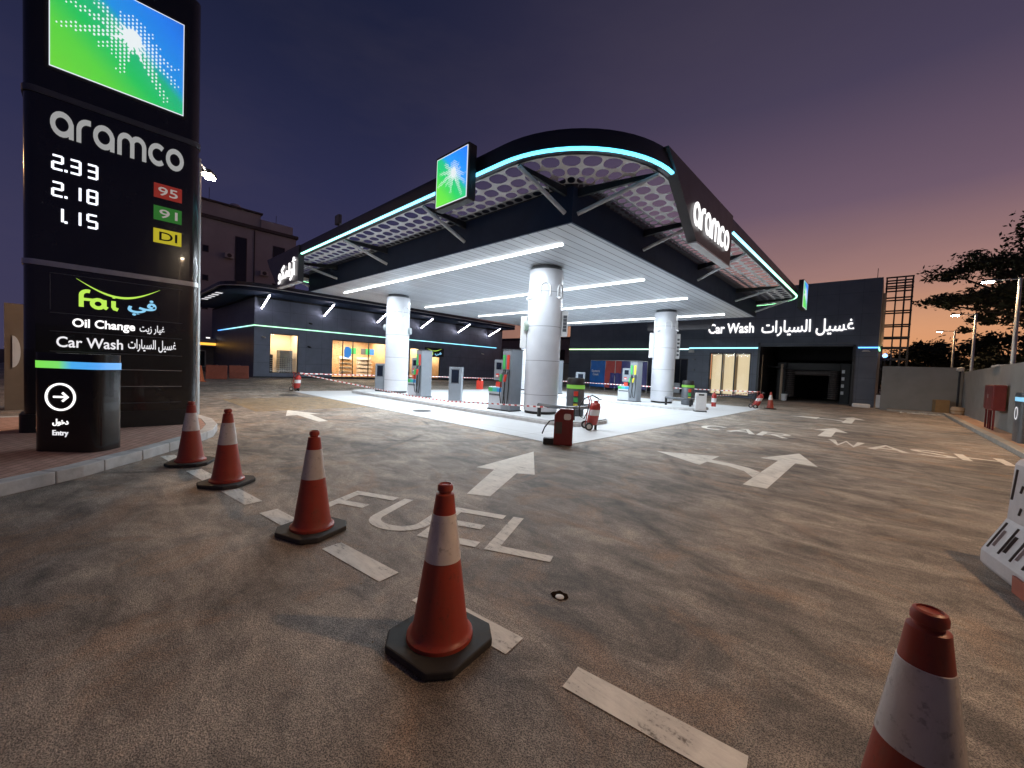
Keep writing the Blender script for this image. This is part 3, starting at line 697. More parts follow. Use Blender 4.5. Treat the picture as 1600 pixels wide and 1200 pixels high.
    for y in (8.72, 13.65, 17.86, 23.28):
        o = MB().box(-20.1 if y > 9 else -19.84, -6.55, y-.020, y+.020, CZ-.045, CZ-.004).build('ceiling_light', M['tube'], t)
        ld = bpy.data.lights.new('ceiling_lamp', 'AREA'); ld.shape = 'RECTANGLE'; ld.size = 13.3; ld.size_y = .05; ld.energy = 490; ld.color = (.84, .935, 1.)
        lo = bpy.data.objects.new('ceiling_lamp', ld); C.objects.link(lo); lo.parent = t; b = BASE[t.name]; lo.location = (-13.25-b[0], y-b[1], CZ-.05-b[2])
    for cx, cy, discs in ((-8.5, 10.5, 1), (-18.1, 10.7, 1), (-8.7, 20.9, 0), (-18.1, 20.9, 0)):
        c = MB().lathe([(.57, .24), (.57, CZ-.13)], cx, cy, 48).build('column', M['column'], t, True)
        MB().lathe([(.53, .15), (.53, .24)], cx, cy, 40).build('column_base', M['blackm'], c, True)
        MB().lathe([(.50, CZ-.13), (.50, CZ-.001)], cx, cy, 40).build('column_neck', M['dgrey'], c, True)
        for a in (-52, 8):   # white loop conduits near the top
            u = Vector((math.cos(R(a)), math.sin(R(a)))); v = Vector((-u.y, u.x)); pp = []
            for q in [(-.16, 4.0), (-.16, 4.25)]+[(.16*math.cos(R(b)), 4.25+.16*math.sin(R(b))) for b in (150, 120, 90, 60, 30)]+[(.16, 4.25), (.16, 4.0)]:
                ang = R(a)+q[0]/.57; pp.append((cx+.585*math.cos(ang), cy+.585*math.sin(ang), q[1]))
            MB().tube(pp, .022, 6).build('conduit', M['white'], c, True)
        for a, z in ((-10, 3.95), (-95, 3.9)):
            u = Vector((math.cos(R(a)), math.sin(R(a)))); p = Vector((cx, cy))+u*.66
            MB().tube([(p.x, p.y, z), (p.x+u.x*.14-.05, p.y+u.y*.14, z-.05)], .045, 8).tube([(p.x-u.x*.1, p.y-u.y*.1, z+.02), (p.x, p.y, z)], .02, 6).build('camera', M['white'], c, True)
    # pump number discs and white boxes fixed to the columns
    def disc(cx, cy, z, a):
        u = Vector((math.cos(R(a)), math.sin(R(a)), 0)); v = Vector((-u.y, u.x, 0)); o = Vector((cx, cy, z))+u*.66
        fr = lambda p, q, d: tuple(o+v*p+Vector((0, 0, 1))*q+u*d)
        MB().prism([(.165*math.cos(k*math.pi/12), .165*math.sin(k*math.pi/12)) for k in range(24)], -.1, .02, fr).build('number_disc', M['disc'], t)
    M['disc'] = emit_ramp('green blue number disc', lambda nt, x, y, z: mth(nt, 'FRACT', mth(nt, 'MULTIPLY', mth(nt, 'ADD', x, y), 1.1)), [(0, (.30, .75, .25)), (.6, (.08, .55, .55)), (1, (.05, .35, .7))], .12)
    disc(-8.5, 10.5, 3.05, -128); disc(-18.1, 10.7, 3.4, -140); disc(-18.1, 10.7, 3.25, 42)
    def wbox(cx, cy, a, z0, z1):
        u = Vector((math.cos(R(a)), math.sin(R(a)), 0)); v = Vector((-u.y, u.x, 0)); o = Vector((cx, cy, 0))+u*.70
        fr = lambda p, q, d: tuple(o+v*p+u*q+Vector((0, 0, d)))
        b = MB().prism(rrect(-.1, .1, -.13, .08, .03, 3), z0, z1, fr).build('sign_box', M['white'], t, bevel=.012)
        f2 = lambda p, q, d: tuple(o+u*p+Vector((0, 0, q))+v*-d)
        mb = MB()
        for k in range(5): mb.box(0, 0, 0, 0, 0, 0) if 0 else mb.prism([(-.08, z0+.15+k*(z1-z0-.3)/5), (.04, z0+.15+k*(z1-z0-.3)/5), (.04, z0+.25+k*(z1-z0-.3)/5), (-.08, z0+.25+k*(z1-z0-.3)/5)], .1, .103, f2)
        mb.build('icon_marks', M['dgrey'], b)
    wbox(-8.5, 10.5, 42, 2.75, 3.6); wbox(-8.5, 10.5, -138, 2.3, 3.35); wbox(-8.7, 20.9, 42, 2.5, 3.8); wbox(-8.7, 20.9, -138, 2.5, 3.8)
canopy()

def canopy_signs():
    # right wordmark panel, hanging from the ring
    t = thing('wordmark_sign', 'dark hanging sign with white lit latin letters on the right canopy edge', 'sign', (-3.55, 10.8, 4.88))
    fr = frame((-3.55, 0, 0), (0, 1, 0), (0, 0, 1))
    p = [(10.05, 4.86), (12.8, 4.86), (12.86, 6.31), (8.15, 6.31), (8.65, 5.96)]
    MB().prism(p, -.22, 0, fr).build('panel', M['signpanel'], t)
    MB().prism([(10.02, 4.82), (12.83, 4.82), (12.83, 4.857), (10.02, 4.857)], -.2, .01, fr).build('trim', M['strut'], t)
    wordmark(MB(), 9.66, 12.46, 5.16, 5.72, fr, .03, .05, .10).build('lettering', M['signwhite'], t)
    # left arabic panel
    t = thing('wordmark_sign', 'dark hanging sign with white lit arabic letters on the left canopy edge', 'sign', (-20, 5.95, 4.88))
    fr = frame((0, 5.95, 0), (1, 0, 0), (0, 0, 1))
    MB().prism([(-20.6, 4.84), (-18.0, 4.84), (-17.95, 6.31), (-22.2, 6.31), (-21.9, 5.96)], -.22, 0, fr).build('panel', M['signpanel'], t)
    MB().prism([(-20.62, 4.80), (-17.98, 4.80), (-17.98, 4.837), (-20.62, 4.837)], -.2, .01, fr).build('trim', M['strut'], t)
    text(MB(), AR['name'], -20.3, -18.12, 4.93, 5.86, fr, .03, .07, .02).build('lettering', M['signwhite'], t)
    t = thing('wordmark_sign', 'dark sign panel hanging from the rear canopy edge before the wash wall', 'sign', (-10.4, 27.15, 4.7))
    fr = frame((0, 27.15, 0), (-1, 0, 0), (0, 0, 1))
    MB().prism([(8.4, 4.66), (12.5, 4.66), (12.5, 6.31), (7.5, 6.31), (8.0, 5.9)], -.22, 0, fr).build('panel', M['signpanel'], t)
    wordmark(MB(), 8.9, 12.1, 5.0, 5.55, fr, .03, .07).build('lettering', M['signwhite'], t)
    # emblem signs
    def emblem(name, label, o, u, W, loc, t=None):
        t = t or thing(name, label, 'sign', loc)
        fr = frame(o, u, (0, 0, 1)); H = W/2
        MB().prism(rrect(-H-.07, H+.07, -H-.07, H+.07, .05, 3), -.20, 0, fr).build('case', M['blackm'], t)
        U = Vector(u); oo = Vector(o)
        def fn(nt, x, y, z):
            a = mth(nt, 'ADD', mth(nt, 'MULTIPLY', mth(nt, 'SUBTRACT', x, oo.x), U.x), mth(nt, 'MULTIPLY', mth(nt, 'SUBTRACT', y, oo.y), U.y))
            b = mth(nt, 'SUBTRACT', z, oo.z)
            return mth(nt, 'ADD', mth(nt, 'DIVIDE', mth(nt, 'ADD', mth(nt, 'MULTIPLY', a, .62), mth(nt, 'MULTIPLY', b, .62)), W*1.24), .47, True)
        m = emblem_mat('emblem gradient', fn, .62 if W > 1.5 else .8)
        MB().prism([(-H, -H), (H, -H), (H, H), (-H, H)], 0, .012, fr).build('lit_face', m, t)
        mb = MB()
        for a in ((-H-.012, H+.012, -H-.012, -H), (-H-.012, H+.012, H, H+.012), (-H-.012, -H, -H, H), (H, H+.012, -H, H)):
            mb.prism([(a[0], a[2]), (a[1], a[2]), (a[1], a[3]), (a[0], a[3])], 0, .016, fr)
        mb.build('lit_edge', M['signedge'], t)
        stuff(burst(MB(), W*.08, W*.10, W, lambda a, b, c: fr(a, b, c), .012, .018).build('starburst', M['star'], t))
        return t
    M['star'] = emit('soft white starburst', (.86, .93, .95), .55)
    emblem('emblem_sign', 'square lit green and blue emblem sign on the front left canopy edge', (-7.56, 5.72, 5.91), (1, 0, 0), 1.10, (-7.56, 5.8, 5.3))
    emblem('emblem_sign', 'lit green and blue emblem sign seen edge on at the right rear canopy corner', (-3.30, 24.9, 5.95), (0, 1, 0), 1.25, (-3.4, 24.9, 5.3))
    t = thing('flood_light', 'small flood light standing on the left canopy roof edge', 'light', (-15.7, 6.6, 6.33))
    MB().tube([(0, 0, 0), (0, 0, .62)], .02, 6).build('stem', M['beam'], t, world=False)
    MB().box(-.20, .16, -.08, .06, .50, .86).build('head', M['dgrey'], t, bevel=.03, world=False)
    return emblem
emblem = canopy_signs()

# ------------------------------------------------------------------ price pylon and entry sign
def pylon():
    t = thing('price_pylon', 'tall glossy black price pylon with lit emblem standing on the brick island', 'price sign', (-10.9, .42, .146))
    F = -10.6
    MB().rbox(F-.62, F, -.75, 1.59, .46, 8.75, .16, 6).build('body', M['black'], t, True)
    MB().rbox(F-.66, F+.03, -.80, 1.52, .146, .46, .14, 5).build('plinth', M['blackm'], t, True)
    fr = frame((F, 0, 0), (0, 1, 0), (0, 0, 1))
    for z0, z1, m in ((5.86, 5.96, 'dgrey'), (3.01, 3.10, 'silver')):
        MB().rbox(F-.64, F+.02, -.77, 1.61, z0, z1, .17, 6).build('trim_band', M[m], t, True)
    for z in (2.90, 2.22, 1.90, 1.55, 1.25, .93, .61, .29):
        MB().prism([(-.45, z), (1.33, z), (1.33, z+.012), (-.45, z+.012)], 0, .006, fr).build('reveal_line', M['dgrey'] if z not in (1.25, .93) else M['silver'], t)
    for y in (-.45,):
        MB().prism([(y, 2.27), (y+.01, 2.27), (y+.01, 2.88), (y, 2.88)], 0, .006, fr).build('reveal_line', M['dgrey'], t)
    emblem(None, None, (F+.004, .425, 7.25), (0, 1, 0), 1.74, None, t)
    wordmark(MB(), -.445, 1.32, 5.24, 5.66, fr, .005, .03, .105).build('wordmark', M['wordgrey'], t)
    for s, z in (('2.33', 4.68), ('2.18', 4.23), ('1.15', 3.80)):
        digits(s, .11, z, .225, fr, .003, .008, M['led'], t)
    for s, z, m, tm, y0 in (('95', 4.64, 'sq95', 'dimtext', .94), ('91', 4.21, 'sq91', 'dimtext', .96), ('DI', 3.77, 'sqdi', 'blacktext', .96)):
        q = MB().prism([(.875, z), (1.30, z), (1.30, z+.275), (.875, z+.275)], 0, .008, fr).build('grade_tile', M[m], t)
        text(MB(), s, y0, 1.235, z+.055, z+.22, fr, .009, .012, .008).build('grade_text', M[tm], q)
    # smile logo
    mb = MB(); top = []; bot = []
    for k in range(21):
        a = k/20; y = -.14+1.12*a; zc = 2.86-.23*math.sin(math.pi*a)-.02*a; w = .034*math.sin(math.pi*a)
        top.append((y, zc+.004)); bot.append((y, zc-w))
    for k in range(20): mb.prism([bot[k], bot[k+1], top[k+1], top[k]], .003, .014, fr)
    mb.build('smile_logo', M['lime'], t)
    mb = MB(); h = .030
    mb.stroke([(-.08, 2.37), (-.08, 2.58)]+arc(-.0, 2.58, .08, 180, 70, 6)[1:], h, fr, .003, .014)
    mb.stroke([(-.08, 2.51), (.10, 2.51)], h*.8, fr, .003, .0125)
    mb.stroke(arc(.13, 2.45, .075, 0, 345, 14), h, fr, .003, .0135, True)
    mb.stroke([(.21, 2.53), (.21, 2.40), (.25, 2.375)], h, fr, .003, .013)
    mb.stroke([(.33, 2.53), (.33, 2.42)]+[(.345, 2.39), (.39, 2.375)], h, fr, .003, .0145)
    mb.stroke([(.315, 2.60), (.352, 2.60)], .02, fr, .003, .0125)
    mb.build('latin_logo', M['lime'], t)
    text(MB(), AR['fai'], .52, .93, 2.30, 2.62, fr, .003, .014, .03).build('arabic_logo', M['sky'], t)
    text(MB(), 'Oil Change', -.187, .625, 1.955, 2.155, fr, .003, .012, .022).build('lettering', M['signwhite'], t)
    text(MB(), AR['oil'], .69, 1.055, 1.96, 2.14, fr, .003, .012, .014).build('lettering', M['softwhite'], t)
    text(MB(), 'Car Wash', -.375, .46, 1.63, 1.82, fr, .003, .012, .014).build('lettering', M['softwhite'], t)
    text(MB(), AR['wash'], .53, 1.235, 1.61, 1.85, fr, .003, .012, .012).build('lettering', M['softwhite'], t)
pylon()
def entry_sign(name, label, loc, u, circle=True):
    t = thing(name, label, 'sign', loc)
    z0 = loc[2]
    fr = frame((loc[0], loc[1], 0), u, (0, 0, 1))
    prof = rrect(0, .86, -.46, 0, .13, 6)
    f2 = lambda a, b, z: fr(a, z, b)
    MB().prism([(a, b) for a, b in prof], z0, 1.54, f2).build('body', M['black'], t, True)
    u3 = Vector(u).normalized()
    def fn(nt, x, y, z):
        return mth(nt, 'DIVIDE', mth(nt, 'ADD', mth(nt, 'MULTIPLY', mth(nt, 'SUBTRACT', x, loc[0]), u3.x), mth(nt, 'MULTIPLY', mth(nt, 'SUBTRACT', y, loc[1]), u3.y)), .92, True)
    m = emit_ramp('entry bar gradient', fn, [(0, (.20, .75, .06)), (.4, (.18, .70, .12)), (.58, (.05, .38, .80)), (1, (.06, .34, .85))], .62)
    mb = MB(); p = rrect(-.006, .866, -.466, .006, .136, 6)
    mb.prism(p, 1.325, 1.425, f2); mb.build('colour_bar', m, t, True)
    mb = MB()
    mb.stroke(arc(.39, .925, .182, 0, 352, 44), .013, fr, .001, .010, True)
    mb.stroke([(.30, .925), (.475, .925)], .013, fr, .001, .0105)
    mb.stroke([(.415, .985), (.478, .925), (.415, .865)], .013, fr, .001, .0095)
    mb.build('arrow_symbol', M['signwhite'], t)
    text(MB(), AR['entry'], .29, .49, .515, .615, fr, .001, .009, .014).build('lettering', M['signwhite'], t)
    text(MB(), 'Entry', .29, .49, .36, .455, fr, .001, .009, .012).build('lettering', M['softwhite'], t)
entry_sign('entry_sign', 'low black entry sign with circled arrow on the brick island before the pylon', (-8.69, -.55, .146), (.66, .75, 0))
def exit_sign():
    t = thing('exit_sign', 'dark sign with blue band at the right picture edge beside the boundary wall', 'sign', (2.97, 18.3, .12))
    fr = frame((2.97, 18.9, 0), (0, -1, 0), (0, 0, 1))
    f2 = lambda a, b, z: fr(a, z, b)
    MB().prism(rrect(-.0, .9, -.15, .2, .1, 5), .12, 1.55, f2).build('body', M['dgrey'], t, True)
    MB().prism(rrect(-.005, .905, -.155, .205, .104, 5), 1.30, 1.42, f2).build('colour_bar', M['sky'], t, True)
    fr3 = frame((2.765, 18.9, 0), (0, -1, 0), (0, 0, 1))
    mb = MB(); mb.stroke(arc(.42, .95, .17, 0, 350, 30), .016, fr3, .005, .01, True); mb.build('arrow_ring', M['softwhite'], t)
exit_sign()

# ------------------------------------------------------------------ buildings
def wall_with_holes(mb, fr, u0, u1, z0, z1, holes, d0=-.25, d1=0.):
    us = sorted({u0, u1}|{h[0] for h in holes}|{h[1] for h in holes}); zs = sorted({z0, z1}|{h[2] for h in holes}|{h[3] for h in holes})
    idx = {}
    def vid(a, b, d):
        k = (a, b, d)
        if k not in idx: idx[k] = len(mb.v); mb.v.append(fr(a, b, d))
        return idx[k]
    solid = lambda i, j: 0 <= i < len(us)-1 and 0 <= j < len(zs)-1 and not any(h[0] <= us[i] and us[i+1] <= h[1] and h[2] <= zs[j] and zs[j+1] <= h[3] for h in holes)
    for i in range(len(us)-1):
        for j in range(len(zs)-1):
            if not solid(i, j): continue
            a, b, c, d = us[i], us[i+1], zs[j], zs[j+1]
            for dd in (d1, d0): mb.f.append((vid(a, c, dd), vid(b, c, dd), vid(b, d, dd), vid(a, d, dd)))
            for (ni, nj), e in (((i-1, j), ((a, c), (a, d))), ((i+1, j), ((b, c), (b, d))), ((i, j-1), ((a, c), (b, c))), ((i, j+1), ((a, d), (b, d)))):
                if not solid(ni, nj): mb.f.append((vid(*e[0], d1), vid(*e[1], d1), vid(*e[1], d0), vid(*e[0], d0)))
    return mb
def window(parent, fr, u0, u1, z0, z1, mull, pane_mat, d=-.10, fw=.06, name='window'):
    mb = MB()
    for a, b, c, e in ((u0, u1, z0, z0+fw), (u0, u1, z1-fw, z1), (u0, u0+fw, z0+fw, z1-fw), (u1-fw, u1, z0+fw, z1-fw)): mb.prism([(a, c), (b, c), (b, e), (a, e)], d-.05, d+.05, fr)
    for m in mull: mb.prism([(m-fw/2, z0+fw), (m+fw/2, z0+fw), (m+fw/2, z1-fw), (m-fw/2, z1-fw)], d-.05, d+.05, fr)
    w = mb.build(name, M['frame'], parent)
    MB().prism([(u0+fw, z0+fw), (u1-fw, z0+fw), (u1-fw, z1-fw), (u0+fw, z1-fw)], d-.006, d+.006, fr).build('pane', pane_mat, w)
    return w

def shop():
    t = thing('shop_building', 'long dark shop building with green lit strip and warm lit entrance left of the forecourt', 'building', (-40, 22, 0))
    X = -36.37
    fr = frame((X, 0, 0), (0, 1, 0), (0, 0, 1))
    holes = [(10.05, 12.2, .40, 3.60), (15.0, 20.35, .12, 3.5), (23.0, 24.2, .12, 3.3), (25.5, 26.9, .12, 2.55)]
    wall_with_holes(MB(), fr, 8.95, 36.5, 0, 6.3, holes).build('wall', M['shopwall'], t)
    fs = frame((0, 8.951, 0), (-1, 0, 0), (0, 0, 1)); fs = lambda a, b, d: (-a, 8.951-d, b)
    wall_with_holes(MB(), fs, 36.62, 52., 0, 6.3, []).build('wall', M['shopwall'], t)
    MB().box(-52, X-.25, 36.25, 36.5, 0, 6.3).build('wall', M['shopwall'], t)
    MB().box(-52, X, 8.95, 36.5, 6.3, 6.45).build('roof', M['beam'], t)
    MB().prism([(8.955, 4.09), (35.5, 4.09), (35.5, 4.16), (8.955, 4.16)], .01, .05, fr).build('led_strip', M['shopled'], t)
    MB().prism([(36.33, 4.09), (49., 4.09), (49., 4.16), (36.33, 4.16)], .01, .05, fs).build('led_strip', M['sideled'], t)
    MB().prism([(8.94, 0), (36.5, 0), (36.5, .11), (8.94, .11)], .005, .04, fr).build('plinth', M['beam'], t)
    # overhanging roof ring with rounded corner, carried by lit struts
    P = []
    for k in range(9):
        a = R(270+90*k/8) ; P.append((-36.0+2.6*math.cos(a), 9.1+2.6*math.sin(a)))
    outer = [(-50., 6.5)]+[(p[0], p[1]) for p in P]+[(-33.4, 20), (-33.9, 30), (-34.2, 36.5)]
    mb = MB(); mb.prism(outer+[(-52, 36.5), (-52, 6.5)], 6.72, 6.98); mb.build('overhang', M['ring'], t)
    mb = MB(); mb.prism([(p[0]-.25, p[1]+.25) for p in outer]+[(-51, 36.2), (-51, 7)], 6.46, 6.715); mb.build('overhang_soffit', M['navy'], t)
    MB().tube([(p[0]+.02, p[1]-.02, 6.70) for p in outer], .035, 6).build('edge_trim', M['strut'], t, True)
    for y in (9.4, 14.2, 19.2, 24.2, 29.2, 34.0):
        a, b = Vector((-36.36, y, 5.50)), Vector((-34.1, y, 6.44))
        s = MB().tube([a, b], .05, 8).build('strut', M['strut'], t, True)
        d = (b-a).normalized(); q = Vector((.04, 0, -.10))
        MB().tube([a+d*.12+q*.6, a+d*2.25+q*.6], .042, 8).build('strut_light', M['tube2'], s, True)
    for k in range(5):   # glowing plates stand in for sky light through soffit slots
        MB().box(-43.6+k*1.35, -43.1+k*1.35, 6.72, 7.15, 6.440, 6.456).build('soffit_glow', M['softwhite'], t)
    # windows
    window(t, fr, 10.05, 12.2, .40, 3.60, [], M['glass'])
    window(t, fr, 15.0, 20.35, .12, 3.5, [16.0, 16.95, 18.5], M['glass'], name='entrance')
    window(t, fr, 23.0, 24.2, .12, 3.3, [], M['glass']); window(t, fr, 25.5, 26.9, .12, 2.55, [], M['glass'])
    # rooms behind the glass
    def room(y0, y1, z1, depth, wm, light):
        x0 = X-.26
        r = MB().quad((x0-depth, y0, .1), (x0-depth, y1, .1), (x0-depth, y1, z1), (x0-depth, y0, z1)).quad((x0, y0, .1), (x0-depth, y0, .1), (x0-depth, y0, z1), (x0, y0, z1)).quad((x0, y1, .1), (x0-depth, y1, .1), (x0-depth, y1, z1), (x0, y1, z1)).quad((x0, y0, .1), (x0, y1, .1), (x0-depth, y1, .1), (x0-depth, y0, .1)).quad((x0, y0, z1), (x0, y1, z1), (x0-depth, y1, z1), (x0-depth, y0, z1)).build('room', wm, t)
        MB().box(x0-depth*.7, x0-.5, y0+.3, y1-.3, z1-.06, z1-.02).build('ceiling_light', light, r)
        return r
    room(9.8, 12.5, 3.8, 2.6, M['cream'], M['warmceil'])
    r = room(14.8, 20.6, 3.7, 4., M['wood'], M['warmceil'])
    room(22.8, 24.4, 3.5, 2.5, M['cream'], M['warmceil']); r3 = room(25.3, 27.1, 2.8, 2.5, M['wood'], M['warmceil'])
    x0 = X-.3
    for k, (y0, y1, x) in enumerate(((17.1, 18.3, x0-2.6), (18.7, 20.2, x0-2.2), (25.6, 26.8, x0-1.4))):
        f = MB()
        for z in (.2, .62, 1.02, 1.42, 1.82): f.box(x-.4, x, y0, y1, z, z+.04)
        f.box(x-.45, x-.41, y0, y1, .2, 2.1)
        sh = f.build('shop_shelf', M['offwhite'], t); mb = MB()
        for z in (.24, .66, 1.06, 1.46):
            y = y0+.05
            while y < y1-.1:
                w = random.uniform(.06, .16); h = random.uniform(.14, .30); mb.box(x-.3, x-.06, y, min(y+w, y1), z, z+h); y += w+.02
        mb.build('goods', M[('card', 'offwhite', 'beige')[k % 3]], sh)
    a = frame((x0-1.9, 0, 0), (0, 1, 0), (0, 0, 1))
    for y0, m in ((17.2, 'dgrey'), (17.75, 'greensign'), (18.75, 'dgrey'), (19.2, 'greensign'), (19.65, 'bluesign')):
        MB().prism([(y0, 2.35), (y0+.5, 2.35), (y0+.5, 2.95), (y0, 2.95)], 0, .04, a).build('menu_screen', M[m], t)
    MB().prism([(16.15, 1.95), (16.55, 1.9), (16.8, 2.15), (16.8, 2.7), (16.6, 2.95), (16.25, 2.95), (16.12, 2.6)], -.085, -.08, fr).build('window_poster', M['bluesign'], t)
    mb = MB()
    for k in range(26): mb.box(X-.14, X-.135, 15.1+(k*.37) % .8, 15.1+(k*.37) % .8+.12, .5+k*.11, .56+k*.11)
    mb.build('window_decal', M['green'], t)
    mb = MB()
    for k in range(12):
        mb.box(X-.13, X-.125, 10.12+k*.17, 10.13+k*.17, .5, 1.65)
    for k in range(7): mb.box(X-.134, X-.129, 10.12, 12.1, .6+k*.16, .615+k*.16)
    mb.build('window_decal', M['offwhite'], t)
    MB().box(X-2.2, X-1.4, 11.2, 12.2, .1, 2.3).build('counter_cabinet', M['dgrey'], t)
    MB().box(X-1.9, X-1.1, 10.1, 10.6, .1, 1.9).build('counter_cabinet', M['frame'], t)
    for y, z in ((9.5, 3.3), (13.0, 4.75), (12.95, 2.75), (33., 3.3)):
        MB().tube([(X, y, z), (X+.12, y, z)], .03, 6).tube([(X+.10, y, z-.04), (X+.36, y+.12, z-.1)], .065, 8).build('camera', M['offwhite'] if y == 9.5 or y == 33. else M['frame'], t, True)
    # lit fai sign
    t = thing('shop_sign', 'small lit lime and blue smile sign on the shop wall behind the pumps', 'sign', (X+.05, 26, 2.7))
    MB().prism([(24.8, 2.56), (27.3, 2.56), (27.3, 3.50), (24.8, 3.50)], .01, .05, fr).build('panel', M['frame'], t)
    mb = MB()
    for k in range(12):
        p = lambda q: (25.1+1.9*q, 3.38-.22*math.sin(math.pi*q)+.06*q); w = lambda q: .06*math.sin(math.pi*q)+.01
        a, b = k/12, (k+1)/12; mb.prism([(p(a)[0], p(a)[1]-w(a)), (p(b)[0], p(b)[1]-w(b)), p(b), p(a)], .05, .07, fr)
    mb.build('smile_logo', M['lime'], t)
    text(MB(), 'fai', 25.1, 25.85, 2.70, 3.08, fr, .05, .07, .03).build('lettering', M['lime'], t)
    text(MB(), AR['fai'], 26.1, 27.0, 2.64, 3.06, fr, .05, .07, .03).build('lettering', M['sky'], t)
shop()

def wash():
    t = thing('wash_building', 'dark car wash building with open bay and blue lit strip at the rear', 'building', (-8, 42, 0))
    Y = 37.2
    fr = lambda u, z, d: (u, Y-d, z)
    holes = [(-11.45, -8.25, .15, 3.75), (-7.62, -1.92, 0, 4.25)]
    wall_with_holes(MB(), fr, -13.2, -.62, 0, 8.95, holes, -.3).build('wall', M['washwall'], t)
    wall_with_holes(MB(), lambda u, z, d: (u, Y+.3-d, z), -26.5, -13.2, 0, 7.4, [(-14.75, -13.35, .12, 3.2)], -.3).build('wall', M['washwall'], t)
    MB().box(-.92, -.62, Y+.301, 50, 0, 8.95).build('wall', M['washwall'], t)
    MB().box(-26.5, -13.2, Y+.6, 50, 7.2, 7.4).box(-13.2, -.92, Y+.3, 50, 8.7, 8.9).build('roof', M['beam'], t)
    MB().prism([(-13.2, 4.10), (-7.75, 4.10), (-7.75, 4.19), (-13.2, 4.19)], .01, .06, fr).build('led_strip', M['washled'], t)
    MB().prism([(-1.66, 4.10), (-.60, 4.10), (-.60, 4.19), (-1.66, 4.19)], .01, .06, fr).build('led_strip', M['washled'], t)
    MB().box(-.60, -.55, Y-.05, Y+3.4, 4.10, 4.19).build('led_strip', M['sideled2'], t)
    MB().prism([(-26.5, 4.02), (-13.25, 4.02), (-13.25, 4.12), (-26.5, 4.12)], -.29, -.24, fr).build('led_strip', M['backled'], t)
    MB().lathe([(.05, 0), (.11, .05), (.11, .1), (.05, .15)], n=12).build('x', M['bluedot'], t) if 0 else None
    # bay frame and header rails
    for a, b, c, d in ((-7.78, -7.62, 0, 4.55), (-1.92, -1.78, 0, 4.35)): MB().prism([(a, c), (b, c), (b, d), (a, d)], .002, .10, fr).build('bay_jamb', M['frame'], t)
    for z in (4.26, 4.44): MB().prism([(-7.61, z), (-1.93, z), (-1.93, z+.08), (-7.61, z+.08)], .002, .08, fr).build('bay_rail', M['dgrey'], t)
    MB().prism([(-7.50, .1), (-7.44, .1), (-7.44, 3.6), (-7.50, 3.6)], -.30, -.2, fr).build('yellow_guide', M['yellow'], t)
    # bay interior
    MB().box(-7.9, -7.63, Y+.31, 49.9, 0, 4.9).build('bay_wall', M['bayin'], t)
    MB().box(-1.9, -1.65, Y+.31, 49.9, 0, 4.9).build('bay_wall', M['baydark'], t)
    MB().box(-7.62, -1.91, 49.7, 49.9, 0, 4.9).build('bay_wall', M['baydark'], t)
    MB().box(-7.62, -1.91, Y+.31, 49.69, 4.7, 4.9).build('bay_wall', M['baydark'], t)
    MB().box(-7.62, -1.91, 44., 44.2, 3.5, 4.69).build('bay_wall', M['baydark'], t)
    window(t, fr, -11.45, -8.25, .15, 3.75, [-10.42, -9.45], M['glass'], -.12, .09, name='glazed_door')
    # office behind the glazing: cream blinds lit from inside
    o = MB()
    for a, b in ((-11.34, -10.48), (-10.36, -9.55), (-9.32, -8.36)): o.box(a, b, Y+.55, Y+.58, .2, 3.6)
    o.build('blind', M['creamglow'], t)
    MB().box(-12.2, -7.95, Y+.9, Y+3.2, .02, .1).box(-12.2, -7.95, Y+3.2, Y+3.3, .1, 3.9).build('office', M['cream'], t)
    window(t, lambda u, z, d: (u, Y+.3-d, z), -14.75, -13.35, .12, 3.2, [-14.05], M['wdark'], -.1, .07, name='side_door')
    MB().prism([(-14.9, .02), (-13.9, .02), (-13.9, .95), (-14.9, .95)], -.2, -.1, fr).build('door_crate', M['pumplight'], t)
    for u, z in ((-12.75, 3.15), (-12.75, 2.2), (-11.0, 4.95)):
        MB().prism([(u-.12, z-.06), (u+.12, z-.06), (u+.12, z+.06), (u-.12, z+.06)], .001, .12, fr).build('wall_camera', M['dgrey'], t)
    MB().prism([(-13.2, 3.75), (-12.75, 3.75), (-12.75, 4.05), (-13.2, 4.05)], .001, .15, fr).build('junction_box', M['offwhite'], t)
    MB().prism([(-1.45, 3.86), (-1.0, 3.86), (-1.1, 3.95), (-1.35, 3.95)], .001, .3, fr).build('wall_lamp', M['offwhite'], t)
    MB().tube([(-.95, 38, 8.9), (-.95, 38, 9.75)], .02, 5).build('antenna', M['beam'], t)
    # sign
    t = thing('car_wash_sign', 'white lit car wash lettering in latin and arabic on the dark wash wall', 'sign', (-7, Y-.05, 5.3))
    text(MB(), 'Car Wash', -11.65, -8.18, 5.38, 6.22, fr, .03, .09, .016).build('lettering', M['signwhite'], t)
    text(MB(), AR['wash'], -7.63, -1.95, 5.05, 6.28, fr, .03, .09, .012).build('lettering', M['signwhite'], t)
    # wash machine inside the bay
    t = thing('wash_machine', 'dark gantry car wash machine with brushes inside the open bay', 'wash machine', (-4.6, 40.5, 0))
    MB().rbox(-6.9, -6.2, 40., 41.4, 0, 3.1, .1).rbox(-2.75, -2.05, 40., 41.4, 0, 3.1, .1).box(-6.2, -2.75, 40.2, 41.2, 2.55, 3.1).build('gantry', M['blackm'], t)
    for x in (-5.9, -3.05):
        mb = MB(); 
        for k in range(14):
            z = .3+k*.16; mb.lathe([(.08, z), (.34, z+.02), (.34, z+.10), (.08, z+.13)], x, 39.8, 12)
        mb.build('brush', M['slot'], t)
    MB().tube([(-5.6, 40.1, 2.3), (-3.3, 40.1, 2.3)], .2, 10).build('brush', M['slot'], t)
    for k in range(4): MB().box(-2.62, -2.45, 39.92, 39.99, .7+k*.55, .95+k*.55).build('side_nozzle', M['silver'], t)
